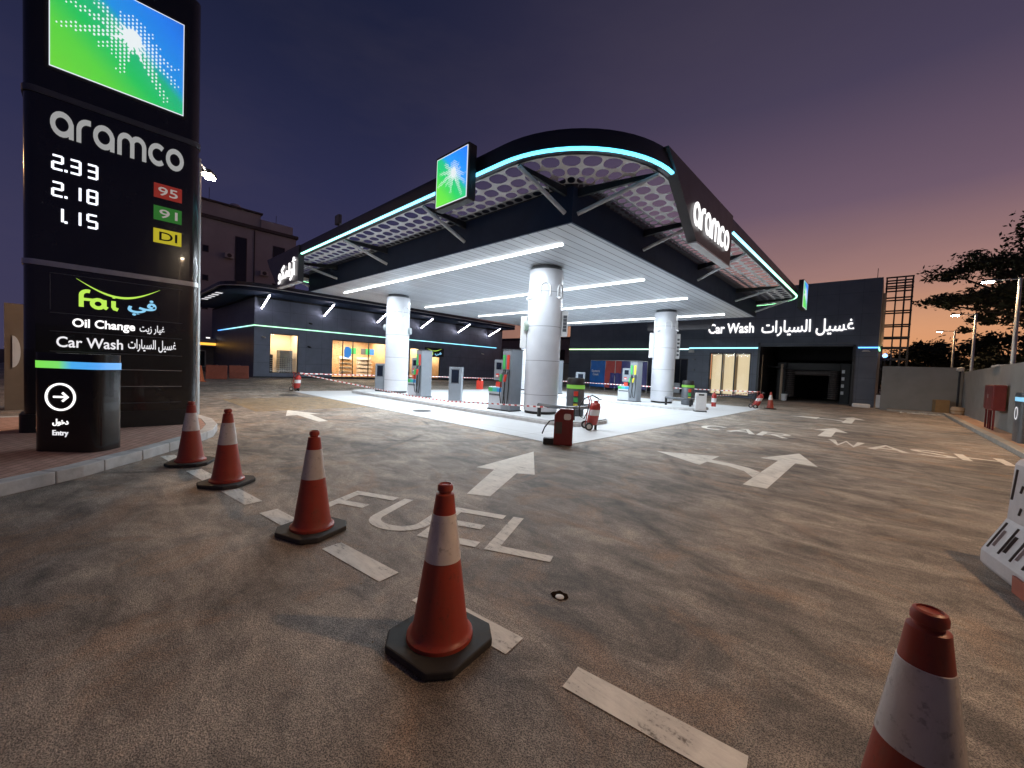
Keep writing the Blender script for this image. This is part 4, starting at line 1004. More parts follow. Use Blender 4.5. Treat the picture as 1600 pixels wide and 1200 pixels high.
    t = thing('pipe_post', 'beige pipe post with dark cross arm at the left of the wash bay', 'post', (-6.6, 38.9, 0))
    MB().tube([(-6.35, 38.9, 0), (-6.35, 38.9, 2.95)], .09, 8).build('post', M['beige'], t, True)
    MB().tube([(-7.3, 38.9, 2.75), (-5.9, 38.9, 2.55)], .07, 8).build('cross_arm', M['blackm'], t, True)
    t = thing('bucket', 'white plastic bucket standing inside the wash bay entrance', 'bucket', (-5.95, 38.1, 0))
    MB().lathe([(.16, 0), (.19, .05), (.22, .5), (.235, .5), (.235, .54), (.2, .54), (.17, .1)], n=20).build('pail', M['white'], t, True, world=False)
    MB().tube([(.23*math.cos(R(a)), .02, .54+.12*math.sin(R(a))) for a in range(0, 181, 20)], .008, 5).build('handle', M['dgrey'], t, world=False)
M['sideled2'] = emit('green side strip', (.25, 1., .55), 2.)
wash()

def surroundings():
    t = thing('apartment_block', 'grey multi storey apartment block rising behind the shop at left', 'building', (-66, 10, 0))
    MB().box(-80, -60, 2., 19.5, 0, 17.9).build('wall', M['flat'], t)
    MB().box(-79, -60.6, 8.6, 15.4, 18.3, 20.1).box(-79.5, -60.4, 15.41, 19.2, 18.3, 19.5).build('penthouse', M['flat'], t)
    MB().box(-80.3, -59.7, 1.8, 19.7, 17.9, 18.29).build('cornice', M['flatd'], t)
    MB().box(-79, -60.3, 8.3, 15.6, 20.1, 20.3).build('roof_slab', M['flatd'], t)
    fr = frame((-60, 0, 0), (0, 1, 0), (0, 0, 1))
    for a, b, c, d in ((12.55, 13.8, 9.0, 16.55), (16.7, 18.15, 14.4, 16.4), (16.7, 18.15, 9.5, 11.5), (9.3, 9.9, 13.9, 14.7), (9.3, 9.9, 10.5, 11.2), (9.3, 9.9, 7.1, 7.8), (5, 6.2, 13, 15), (5, 6.2, 9, 11)):
        w = MB().prism([(a, c), (b, c), (b, d), (a, d)], .002, .05, fr).build('window', M['flatd'], t)
        MB().prism([(a+.08, c+.08), (b-.08, c+.08), (b-.08, d-.08), (a+.08, d-.08)], .05, .06, fr).build('pane', M['wdark'], w)
    for y, z in ((11.4, 13.6), (15.2, 12.2), (7.4, 12.4), (11.4, 7.5)): 
        a = MB().box(-59.95, -59.4, y, y+.9, z, z+.6).build('air_conditioner', M['offwhite'], t)
        MB().tube([(-59.39, y+.45, z+.3), (-59.36, y+.45, z+.3)], .24, 14).build('fan_grille', M['flatd'], a, True)
    MB().tube([(-59.93, 14.6, 0), (-59.93, 14.6, 17.8)], .06, 6).build('drain_pipe', M['flatd'], t, True)
    for y in (10.2, 17.6): MB().tube([(-62, y, 18.3), (-62, y, 22.2 if y < 15 else 21.0)], .03, 5).build('antenna', M['beam'], t)
    MB().lathe([(.05, 20.3), (.9, 20.3), (.9, 21.5), (.5, 21.9), (.1, 21.95)], -65, 13.5, 16).build('water_tank', M['flat'], t, True)
    t = thing('kiosk_building', 'low building with amber lit fascia glimpsed behind the pylon edge', 'building', (-54, 7, 0))
    MB().box(-56, -51, 3., 9.2, 0, 2.5).build('wall', M['render'], t)
    MB().box(-56.3, -50., 2.8, 9.4, 2.5, 2.62).box(-56.3, -50.02, 2.8, 9.4, 2.86, 3.3).build('roof', M['flat'], t)
    MB().box(-50.5, -50., 2.8, 9.4, 2.63, 2.85).build('lit_fascia', M['amber'], t)
    w = MB().box(-51, -50.94, 7.2, 8.3, .4, 2.1).build('window', M['offwhite'], t)
    MB().box(-50.94, -50.92, 7.3, 7.72, .5, 2.0).box(-50.94, -50.92, 7.78, 8.2, .5, 2.0).build('pane', M['wdark'], w)
    MB().box(-50.4, -50.2, 8.2, 8.5, 3.3, 3.42).build('lamp', M['signwhite'], t)
    t = thing('stone_pillar', 'beige stone pillar with a pale half round panel at the left edge', 'pillar', (-16.3, -1.26, 0))
    MB().box(-16.6, -16.0, -1.42, -1.05, 0, 2.68).build('shaft', M['pillar'], t)
    fr = frame((-16., 0, 0), (0, 1, 0), (0, 0, 1))
    MB().prism(arc(-1.29, 1.48, .13, -90, 90, 12, .40), .002, .03, fr).build('half_round_panel', M['white'], t)
    t = thing('neighbour_building', 'plain low building glimpsed through the gap between the shop and the wash', 'building', (-48, 62, 0))
    MB().box(-70, -36, 56, 70, 0, 7.0).build('wall', M['beige'], t); MB().box(-70.2, -35.8, 55.8, 70.2, 7.0, 7.4).build('parapet', M['flatd'], t)
    for k in range(5): MB().box(-66+k*6, -64.5+k*6, 55.9, 55.99, 3.4, 5.2).build('window', M['wdark'], t)
    t = thing('gap_wall', 'dark low boundary wall closing the gap behind the pumps', 'wall', (-31, 44, 0))
    MB().box(-52, -26.6, 44, 44.3, 0, 2.6).build('masonry', M['render'], t); MB().box(-52, -26.6, 43.95, 44.35, 2.6, 2.7).build('coping', M['flatd'], t)
    # boundary walls
    t = thing('boundary_wall', 'grey rendered boundary wall running along the right side of the lot', 'wall', (3.3, 15, 0))
    MB().box(3.2, 3.45, -6, 35.0, 0, 2.55).build('masonry', M['bwall'], t)
    MB().box(3.16, 3.49, 24.8, 26.4, 2.55, 2.62).build('coping', M['kerb'], t)
    t = thing('boundary_wall', 'grey rendered boundary wall behind the white cabinet at the rear', 'wall', (1.6, 35.1, 0))
    MB().box(-.3, 3.19, 35.0, 35.25, 0, 2.8).build('masonry', M['bwall'], t)
    # steel rack tower next to the wash building
    t = thing('steel_frame', 'black open steel lattice frame standing beside the wash building', 'lattice frame', (.1, 38.5, 0))
    xs = (-.45, .05, .48, .85); ys = (38., 39.2)
    for y in ys:
        for x in xs: MB().box(x-.04, x+.04, y-.04, y+.04, 0, 9.05).build('upright', M['beam'], t)
    for z in (9.0, 8.6, 8.25, 7.6, 6.7, 5.75, 4.9, 4.2, 3.4, 2.7):
        for y in ys: MB().box(-.5, .9, y-.086, y-.046, z-.05, z+.05).build('rail', M['beam'], t)
        for x in (-.45, .85): MB().box(x-.03, x+.03, 38.05, 39.15, z-.04, z+.04).build('rail', M['beam'], t)
    t = thing('cladding_strip', 'beige curved cladding strip between the wash wall and the lattice frame', 'cladding', (-.5, 37.6, 0))
    MB().prism([(-.60, 37.45), (-.50, 37.45), (-.42, 37.5), (-.40, 37.62), (-.48, 37.62), (-.60, 37.55)], 4.3, 7.9).build('strip', M['beige'], t)
    t = thing('marker_light', 'small round blue marker light on a post beside the wash wall', 'light', (-.25, 37.9, 0))
    MB().tube([(-.25, 37.9, 0), (-.25, 37.9, 3.5)], .035, 6).build('post', M['beam'], t)
    MB().lathe([(.02, 3.5), (.11, 3.54), (.13, 3.62), (.10, 3.72), (.02, 3.76)], -.25, 37.86, 14).build('lens', M['bluedot'], t, True)
surroundings()

# ------------------------------------------------------------------ lamp posts along the wall and the street
def lamp_post():
    first = None
    labs = ['galvanised lamp post rising behind the wall, nearest the exit sign', 'galvanised lamp post rising behind the wall, second of the row in view', 'galvanised lamp post rising behind the wall, farthest of the row',
            'galvanised lamp post behind the right wall just outside the picture', 'galvanised lamp post behind the right wall level with the near cones']
    t = thing('lamp_post', labs[0], 'street lamp', (3.62, 25.6, 0), 0, 'lamp posts behind the right wall')
    MB().tube([(0, 0, 0), (0, 0, 6.12)], [.085, .055], 10).build('pole', M['pole'], t, True, world=False)
    MB().tube([(0, 0, 6.08), (-.62, 0, 6.10)], .022, 6).build('arm', M['pole'], t, True, world=False)
    h = MB().prism([(-1.02, -.11), (-.95, -.14), (-.62, -.10), (-.58, 0), (-.62, .10), (-.95, .14), (-1.02, .11)], 6.06, 6.15).build('lamp_head', M['dgrey'], t, world=False)
    MB().prism([(-1.0, -.10), (-.68, -.09), (-.68, .09), (-1.0, .10)], 6.025, 6.058).build('lens', M['lamp'], h, world=False)
    ld = bpy.data.lights.new('lamp_light', 'SPOT'); ld.energy = 430; ld.color = (1., .56, .27); ld.shadow_soft_size = .12; ld.spot_size = R(165); ld.spot_blend = .6
    lo = bpy.data.objects.new('lamp_light', ld); C.objects.link(lo); lo.location = (-.84, 0, 6.0); lo.parent = t
    posts = [t]
    for (y, i) in ((36.6, 1), (46.9, 2), (15.0, 3), (4.6, 4)): posts.append(dup(t, (3.62, y, 0), 0, labs[i]))
    q = dup(t, (-12.25, 1.80, .146), R(-23), 'lit lamp post directly behind the right edge of the price pylon')
    q['group'] = 'lamp posts behind the price pylon'
    t = thing('street_lamp', 'tall street lamp lighting the road left of the entrance island', 'street lamp', (-22, -9, 0))
    MB().tube([(-22, -9, 0), (-22, -9, 9.)], [.12, .07], 10).build('pole', M['pole'], t, True)
    h = MB().rbox(-22.3, -21.5, -9.2, -8.8, 9.0, 9.14, .1).build('lamp_head', M['dgrey'], t)
    MB().rbox(-22.2, -21.6, -9.14, -8.86, 8.96, 8.995, .05).build('lens', M['lamporange'], h)
    ld = bpy.data.lights.new('street_light', 'POINT'); ld.energy = 480; ld.color = (1., .52, .22); ld.shadow_soft_size = .2
    lo = bpy.data.objects.new('street_light', ld); C.objects.link(lo); lo.location = (0, 0, 8.7); lo.parent = t
lamp_post()

# ------------------------------------------------------------------ trees
def tree(label, base, trunk_h, clumps, n, size, mat, trunk_r=.25, group=None):
    t = thing('tree', label, 'tree', base, 0, group)
    rnd = random.Random(int(abs(base[0]*31+base[1]*7))+len(clumps))
    mb = MB(); top = (base[0], base[1], base[2]+trunk_h)
    mb.tube([base, (base[0]+.1, base[1], base[2]+trunk_h*.5), top], [trunk_r, trunk_r*.8, trunk_r*.6], 8)
    for c, r in clumps:
        mid = ((top[0]+c[0])/2+rnd.uniform(-.3, .3), (top[1]+c[1])/2, top[2]*.45+c[2]*.55)
        mb.tube([(top[0], top[1], top[2]-.3), mid, c], [trunk_r*.5, trunk_r*.28, .03], 5)
    mb.build('trunk', M['trunk'], t, True)
    cm = MB(); tot = sum(r[0]*r[1]*r[2] for c, r in clumps)
    for c, r in clumps:
        k = int(n*(r[0]*r[1]*r[2]/tot)**1)
        subs = [(rnd.gauss(0, .45), rnd.gauss(0, .45), rnd.gauss(0, .45), rnd.uniform(.12, .32)) for _ in range(max(8, k//70))]
        for _ in range(k):
            sx, sy, sz, sr = rnd.choice(subs)
            p = Vector((c[0]+(sx+rnd.gauss(0, sr))*r[0], c[1]+(sy+rnd.gauss(0, sr))*r[1], c[2]+(sz+rnd.gauss(0, sr))*r[2]))
            a = Vector((rnd.gauss(0, 1), rnd.gauss(0, 1), rnd.gauss(0, .6))).normalized(); b = a.cross(Vector((rnd.gauss(0, 1), rnd.gauss(0, 1), rnd.gauss(0, 1)))).normalized()
            s = size*rnd.uniform(.6, 1.3)
            cm.quad(p-a*s, p+b*s*.45, p+a*s, p-b*s*.45)
    cm.build('crown', mat, t)
def trees():
    tree('large spreading tree with layered branches beyond the right wall', (9.0, 42., 0), 5.5,
         [((2.8, 42, 9.7), (1.2, 1.5, .55)), ((4.3, 42, 10.25), (1.5, 1.6, .7)), ((6.0, 42, 9.9), (1.5, 1.8, .9)), ((2.2, 42, 7.6), (1.0, 1.4, .55)), ((3.6, 42, 8.0), (1.4, 1.6, .7)), ((5.0, 42, 7.8), (1.4, 1.8, .9)), ((6.6, 42.5, 8.3), (1.6, 2, 1.2)),
          ((6.6, 42, 12.0), (1.2, 1.5, 1.)), ((8.4, 42, 11.2), (2., 2, 1.4)), ((9.5, 42, 8.8), (2.2, 2, 1.5)), ((4.6, 43, 6.6), (1.2, 1.6, .6)), ((7.4, 42, 6.6), (1.8, 1.6, .8))], 21000, .155, M['leaf'], .4)
    specs = [((1.6, 60., 0), 2.2, 2.6, 6.2), ((4.2, 58., 0), 2.6, 3.0, 7.0), ((7.4, 56., 0), 2.4, 3.0, 6.6), ((10.5, 54., 0), 2.6, 3.2, 7.4), ((-1.2, 62., 0), 1.8, 2.4, 5.2), ((6.2, 47., 0), 1.9, 2.0, 4.6), ((13.5, 50., 0), 2.8, 3.2, 8.4)]
    labs = ['dark bushy tree behind the rear wall, left of the layered tree', 'dark bushy tree rising highest behind the farthest lamp post', 'dark bushy tree behind the middle lamp post', 'dark bushy tree behind the nearest lamp post', 'low dark tree directly behind the lattice frame', 'low dark bush just over the corner of the boundary walls', 'tall dark tree at the right picture edge behind the wall']
    for (b, th, r, h), lb in zip(specs, labs):
        rr = random.Random(int(b[0]*10)); cl = []
        for k in range(7):
            cl.append(((b[0]+rr.uniform(-r, r)*.7, b[1]+rr.uniform(-r, r)*.6, 1.6+(h-2.2)*rr.uniform(.15, 1)), (r*.55, r*.55, h*.17)))
        cl.append(((b[0], b[1], h*.45), (r*.9, r*.8, h*.28)))
        tree(lb, b, th, cl, 5200, .20, M['leaf2'], .2, 'trees beyond the boundary walls')
trees()

# ------------------------------------------------------------------ cones
def cones():
    G = 'traffic cones along the dashed line'
    t = thing('traffic_cone', 'dirty red cone with white sleeve in the middle foreground', 'traffic cone', (-1.80, 1.40, 0), R(8), G)
    c = .26; k = .10
    MB().prism([(-c+k, -c), (c-k, -c), (c, -c+k), (c, c-k), (c-k, c), (-c+k, c), (-c, c-k), (-c, -c+k)], .004, .05).build('base', M['rubber'], t, bevel=.010, world=False)
    MB().lathe([(.190, .0505), (.188, .070), (.172, .080), (.163, .095), (.152, .14), (.060, .80), (.051, .872), (.045, .876), (.036, .879), (.036, .890), (.044, .894), (.044, .912), (.039, .926), (.031, .930), (.029, .924), (.0, .922)], n=36, caps=False).build('body', M['cone'], t, True, world=False)
    def rad(z): return .152+(z-.14)*(.060-.152)/.66+.0025
    MB().lathe([(rad(.50)-.004, .50), (rad(.50), .503), (rad(.66), .66), (rad(.765), .762), (rad(.765)-.004, .765)], n=36, caps=False).build('sleeve', M['coneband'], t, True, world=False)
    for loc, rz, lb in (((-3.83, 1.44, 0), 20, 'red cone with glinting sleeve standing left of the painted letter F'), ((-5.95, 1.20, 0), 40, 'red cone with black base between the kerb cone and the glinting cone'),
                        ((-7.38, 1.04, 0), 62, 'red cone at the tip of the brick island kerb'), ((.135, 1.77, 0), 12, 'red cone cut off at the bottom right corner')):
        c_ = dup(t, loc, R(rz), lb, G); c_.scale = (1, 1, 1+.02*math.sin(rz))
    dup(t, (-4.65, 25.85, 0), R(30), 'small distant red and white cone right of the tilted red extinguisher', 'distant cones')
    dup(t, (-26.0, 20.6, 0), R(10), 'distant cone standing between the grey terminal and the red canister', 'distant cones')
    o = thing('orange_cone', 'plain orange cone beside the pylon edge at far left', 'traffic cone', (-30.2, 4.67, 0), 0, 'distant cones')
    MB().box(-.25, .25, -.25, .25, 0, .05).build('base', M['orange'], o, bevel=.02, world=False)
    MB().lathe([(.2, .051), (.19, .08), (.05, .95), (.03, .97), (0, .97)], n=20, caps=False).build('body', M['orange'], o, True, world=False)
cones()

# ------------------------------------------------------------------ pumps, terminals and forecourt gear
def pumps():
    def make(label, loc, c1, c2):
        t = thing('fuel_pump', label, 'fuel pump', loc, 0, 'fuel pumps on the islands')
        b = MB().rbox(0, .42, -.28, .28, .04, 2.07, .03, 3).build('tall_cabinet', M['pumpgrey'], t, world=False)
        MB().box(-.01, .43, -.29, .29, 2.07, 2.10).build('cabinet_top', M['dgrey'], b, world=False)
        MB().box(-.66, .44, -.30, .30, 0, .04).build('plinth', M['blackm'], t, world=False)
        l = MB().rbox(-.65, -.012, -.27, .27, .04, .79, .03, 3).build('low_cabinet', M['pumplight'], t, world=False)
        for i, m in enumerate(('green', 'teal', 'bluep')):
            MB().box(-.645+i*.212, -.645+(i+1)*.212-.002, -.277, -.2705, .63, .77).build('colour_band', M[m], l, world=False)
        MB().box(-.60, -.06, -.276, -.2705, .50, .56).build('lettering_band', M['dgrey'], l, world=False)
        h = MB().rbox(-.46, -.012, -.22, .22, 1.03, 1.74, .03, 3).build('payment_head', M['pumpgrey'], t, world=False)
        MB().box(-.34, -.10, -.228, -.2205, 1.40, 1.64).build('screen', M['screen'], h, world=False)
        MB().box(-.34, -.20, -.235, -.2205, 1.14, 1.26).build('card_reader', M['redp'], h, world=False)
        MB().box(-.33, -.21, -.24, -.2355, 1.15, 1.20).build('card_slot', M['white'], h, world=False)
        MB().box(-.30, -.16, -.12, .12, .791, 1.029).build('neck', M['dgrey'], t, world=False)
        MB().box(-.36, -.14, -.20, -.13, .80, .98).build('price_card', M['redp'], t, world=False)
        MB().box(.02, .40, -.288, -.2805, .2, 2.0).build('nozzle_panel', M['pumpgrey'], t, world=False)
        for i, (x, m) in enumerate(((.10, c1), (.29, c2))):
            MB().box(x-.055, x+.055, -.305, -.2885, 1.42, 1.90).build('grade_tile', M[m], t, world=False)
            z = MB().tube([(x, -.31, 1.33), (x-.02, -.37, 1.22), (x-.04, -.37, 1.02)], [.03, .045, .035], 8).tube([(x, -.31, 1.33), (x+.02, -.33, 1.40)], .02, 6).build('nozzle', M['dgrey'], t, True, world=False)
            MB().tube([(x-.01, -.385, 1.24), (x-.045, -.40, 1.0)], [.05, .045], 8).build('grip', M[m], z, True, world=False)
            MB().tube([(x-.04, -.38, .98), (x-.06, -.40, .6), (x-.03, -.36, .25), (x+.03, -.33, .2), (x+.06, -.31, .6), (x+.075, -.30, 1.40)], .016, 6).build('hose', M['blackm'], z, True, world=False)
        return t
    M['bluep'] = basic('blue plastic', (.03, .26, .62), .4, 0, .08, 5)
    M['teal'] = basic('teal plastic', (.05, .42, .40), .4, 0, .08, 5)
    a = make('grey fuel pump with red and green nozzles beside the nearest column', (-9.57, 9.95, .15), 'green', 'redp')
    dup(a, (-15.3, 10.3, .15), 0, 'grey fuel pump with red and green nozzles beside the left column')
    make('grey fuel pump with green and yellow nozzles left of the right column', (-9.85, 19.75, .15), 'green', 'yel')
    dup(a, (-15.3, 20.2, .15), 0, 'grey fuel pump on the rear island half hidden by the nearest column')
    def kiosk(label, loc):
        t = thing('payment_terminal', label, 'terminal', loc, R(40), 'payment terminals on the islands')
        MB().rbox(-.26, .26, -.2, .2, .05, 1.42, .04, 4).build('cabinet', M['pumpgrey'], t, world=False)
        MB().box(-.24, .24, -.18, .18, 0, .05).build('foot', M['blackm'], t, world=False)
        s = MB().box(-.15, .15, -.21, -.2005, .78, 1.30).build('screen', M['screen'], t, world=False)
        MB().box(-.17, .17, -.206, -.201, 1.305, 1.33).box(-.17, .17, -.206, -.201, .75, .775).build('bezel', M['dgrey'], t, world=False)
        return t
    k = kiosk('grey screen terminal standing alone between the two front pumps', (-12.75, 10.25, .15))
    dup(k, (-18.95, 10.35, .15), R(40), 'grey screen terminal half hidden left of the left column')
    q = dup(k, (-13.6, 20.5, .15), R(40), 'grey screen terminal on the rear island before the blue banner')
    def bin_(label, loc):
        t = thing('service_bin', label, 'bin', loc, 0, 'round service bins on the islands')
        MB().lathe([(.27, 0), (.29, .02), (.29, .86), (.28, .88)], n=28).build('drum', M['dgrey'], t, True, world=False)
        MB().lathe([(.298, .89), (.298, 1.01)], n=28).build('colour_band', M['bandlime'], t, True, world=False)
        MB().lathe([(.28, 1.011), (.28, 1.2), (.25, 1.24), (.23, 1.24), (.23, 1.05)], n=28).build('hood', M['blackm'], t, True, world=False)
        fr = frame((.16, -.22, 0), (.72, .69, 0), (0, 0, 1))
        for z, m in ((.66, 'redp'), (.46, 'green'), (.26, 'yel')):
            MB().prism([(-.07, z), (.07, z), (.07, z+.15), (-.07, z+.15)], .02, .045, fr).build('sticker', M[m], t, world=False)
        return t
    M['bandlime'] = emit('lime bin band', (.35, .85, .12), .20)  # the band is no lamp, a faint glow is put into it
    b = bin_('dark round bin with lime band behind the red extinguisher cabinet', (-7.45, 11.0, .15))
    dup(b, (-7.4, 21.0, .15), R(0), 'dark round bin with lime band right of the right column')
    def hoop(label, loc):
        t = thing('bumper_rail', label, 'guard rail', loc, 0, 'steel bumper rails at the island ends')
        MB().tube([(-.75, -.75, .36), (-.1, -.80, .36), (.28, -.62, .36), (.45, -.2, .36), (.48, .3, .36), (.3, .7, .36), (-.3, .85, .36)], .055, 8).build('rail', M['dgrey'], t, True, world=False)
        for p in ((-.7, -.755), (.36, -.45), (.28, .72)): MB().tube([(p[0], p[1], 0), (p[0], p[1], .34)], .06, 8).build('post', M['blackm'], t, True, world=False)
        return t
    h = hoop('low grey bumper rail around the front island end', (-7.15, 10.4, .15)); dup(h, (-7.2, 20.3, .15), 0, 'low grey bumper rail around the rear island end')
pumps()

def extinguishers():
    t = thing('extinguisher_cabinet', 'dark red steel extinguisher cabinet at the front corner of the pale slab', 'fire cabinet', (-5.02, 7.02, .012), R(36))
    MB().prism([(-.20, 0), (.20, 0), (.20, .78), (-.08, .78), (-.20, .64)], -.10, .10, lambda a, b, d: (a, d, b)).build('case', M['darkred'], t, bevel=.012, world=False)
    MB().prism(rrect(0, .15, .55, .68, .04, 4), -.112, -.1005, lambda a, b, d: (a, d, b)).build('handle_recess', M['white'], t, world=False)
    MB().box(-.42, -.201, -.09, .07, 0, .13).build('foot_block', M['blackm'], t, bevel=.01, world=False)
    MB().tube([(-.2, -.02, .52), (-.30, -.04, .50), (-.40, -.05, .36), (-.45, -.05, .22)], .014, 6).build('hose', M['blackm'], t, True, world=False)
    MB().box(-.17, -.03, -.108, -.1005, .25, .50).build('instruction_plate', M['slot'], t, world=False)
    def wheeled(label, loc, rz, tilt=8):
        t = thing('wheeled_extinguisher', label, 'fire extinguisher', loc, R(rz), 'wheeled fire extinguishers on the slab')
        s = math.tan(R(tilt)); P = lambda x, y, z: (x+z*s, y, z)
        b0 = MB(); b0.lathe([(.0, .12), (.12, .14), (.15, .2), (.15, .62), (.12, .72), (.06, .76), (.06, .80)], n=24)
        b0.v = [(x+z*s, y, z) for x, y, z in b0.v]; c = b0.build('cylinder', M['red'], t, True, world=False)
        b1 = MB(); b1.lathe([(.152, .40), (.152, .56)], n=24, caps=False); b1.v = [(x+z*s, y, z) for x, y, z in b1.v]; b1.build('label_band', M['white'], c, True, world=False)
        MB().tube([P(.0, 0, .80), P(.06, 0, .86), P(.14, 0, .84)], .02, 6).build('valve', M['silver'], c, True, world=False)
        MB().tube([P(-.16, -.10, .1), P(-.16, -.10, .80), P(-.24, -.10, .92), P(-.24, .10, .92), P(-.16, .10, .80), P(-.16, .10, .1)], .014, 6).build('push_handle', M['red'], t, True, world=False)
        for y in (-.20, .20):
            w = MB().tube([(-.12, y-.025, .11), (-.12, y+.025, .11)], .11, 18).build('wheel', M['rubber'], t, True, world=False)
            MB().tube([(-.12, y-.030, .11), (-.12, y+.030, .11)], .065, 14).build('hub', M['offwhite'], w, True, world=False)
        MB().box(.10, .15, -.04, .04, 0, .14).build('foot', M['blackm'], t, world=False)
        MB().tube([P(.06, 0, .86), P(-.10, .12, .94), P(-.30, .18, .84), P(-.40, .16, .60), P(-.36, .12, .36), P(-.22, .12, .28), P(-.16, .1, .5), P(-.15, .1, .74)], .018, 7).build('hose', M['blackm'], t, True, world=False)
        return t
    a = wheeled('red wheeled extinguisher with looped hose right of the dark red cabinet', (-5.90, 9.55, .012), 48)
    dup(a, (-21.5, 7.15, .012), R(40), 'red wheeled extinguisher with tape tied on at the far left slab corner')
    wheeled('tilted red wheeled extinguisher holding tape at the right slab edge', (-5.25, 25.2, .012), 45, 24)
    t = thing('fire_extinguisher', 'small upright red extinguisher with white label beside the white stand', 'fire extinguisher', (-6.25, 21.4, .15))
    MB().lathe([(.10, 0), (.11, .03), (.11, .55), (.08, .63), (.03, .66), (.03, .72)], n=20).build('cylinder', M['red'], t, True, world=False)
    MB().lathe([(.112, .22), (.112, .42)], n=20, caps=False).build('label_band', M['white'], t, True, world=False)
    MB().tube([(0, 0, .72), (.09, -.03, .76)], .018, 6).tube([(0, 0, .7), (-.10, 0, .62), (-.13, 0, .3)], .012, 6).build('valve', M['blackm'], t, True, world=False)
    t = thing('red_canister', 'bright red canister with white cap beyond the first fuel pump', 'canister', (-21.4, 19.4, .012), R(20))
    MB().rbox(-.24, .24, -.14, .14, 0, .62, .06, 4).build('body', M['redp'], t, bevel=.02, world=False)
    MB().tube([(-.15, 0, .62), (-.12, 0, .76), (.08, 0, .76), (.12, 0, .62)], .03, 6).build('handle', M['redp'], t, True, world=False)
    MB().lathe([(.05, .62), (.05, .72), (.03, .74)], .17, 0, 12).build('cap', M['white'], t, True, world=False)
    t = thing('notice_stand', 'white metal notice stand with handle slot left of the small red extinguisher', 'stand', (-6.15, 19.15, .012), R(40))
    MB().box(-.24, .24, -.05, -.01, .04, .86).box(-.24, .24, .04, .08, .04, .86).build('panel', M['white'], t, bevel=.015, world=False)
    MB().box(-.26, .26, -.10, .14, 0, .04).build('foot', M['blackm'], t, world=False)
    MB().box(-.12, .12, -.056, -.0505, .74, .81).build('handle_slot', M['blackm'], t, world=False)
extinguishers()

def tapes():
    def ribbon(name, label, pts, sag):
        full = []
        for a, b in zip(pts, pts[1:]):
            a, b = Vector(a), Vector(b); n = max(6, int((b-a).length/.4))
            for k in range(n): q = k/n; p = a.lerp(b, q); p.z -= sag*4*q*(1-q)*(b-a).length*.05; full.append(p)
        full.append(Vector(pts[-1]))
        me = bpy.data.meshes.new(name); v = []; f = []; uv = []; L = 0; H = .027
        for i, p in enumerate(full):
            tw = .5*math.sin(i*.35); d = (full[min(i+1, len(full)-1)]-full[max(0, i-1)]).normalized(); n = Vector((-d.y, d.x, 0))
            o = Vector((0, 0, 1))*math.cos(tw)*H+n*math.sin(tw)*H
            v += [tuple(p-o), tuple(p+o)]
            if i: L += (p-full[i-1]).length; f.append((2*i-2, 2*i, 2*i+1, 2*i-1)); uv.append((LL, L))
            LL = L
        me.from_pydata(v, [], f); l = me.uv_layers.new()
        for i, (a, b) in enumerate(uv):
            for k, (x, y) in enumerate(((a, 0), (b, 0), (b, 1), (a, 1))): l.data[i*4+k].uv = (x, y)
        me.materials.append(M['tape']); o = bpy.data.objects.new(name, me); C.objects.link(o); tag(o, label, 'barrier tape', 'red and white barrier tapes')
    ribbon('barrier_tape', 'sagging red and white tape running low along the front island', [(-21.45, 7.2, .9), (-18.3, 9.3, .40), (-14.6, 9.3, .28), (-12.0, 9.3, .27), (-9.6, 9.3, .40), (-7.9, 9.5, .46), (-6.8, 9.8, .5)], .02)
    ribbon('barrier_tape', 'red and white tape stretched behind the left pumps before the shop', [(-21.45, 7.2, .9), (-21.35, 14.5, .88), (-21.3, 25.2, .85)], .08)
    ribbon('barrier_tape', 'red and white tape stretched across the rear of the forecourt', [(-21.3, 25.2, .85), (-13.6, 25.3, .82), (-5.1, 25.2, .92)], .08)
    ribbon('barrier_tape', 'short red and white tape from the tilted extinguisher to the small one', [(-5.1, 25.2, .92), (-6.2, 21.4, .70)], .2)
tapes()

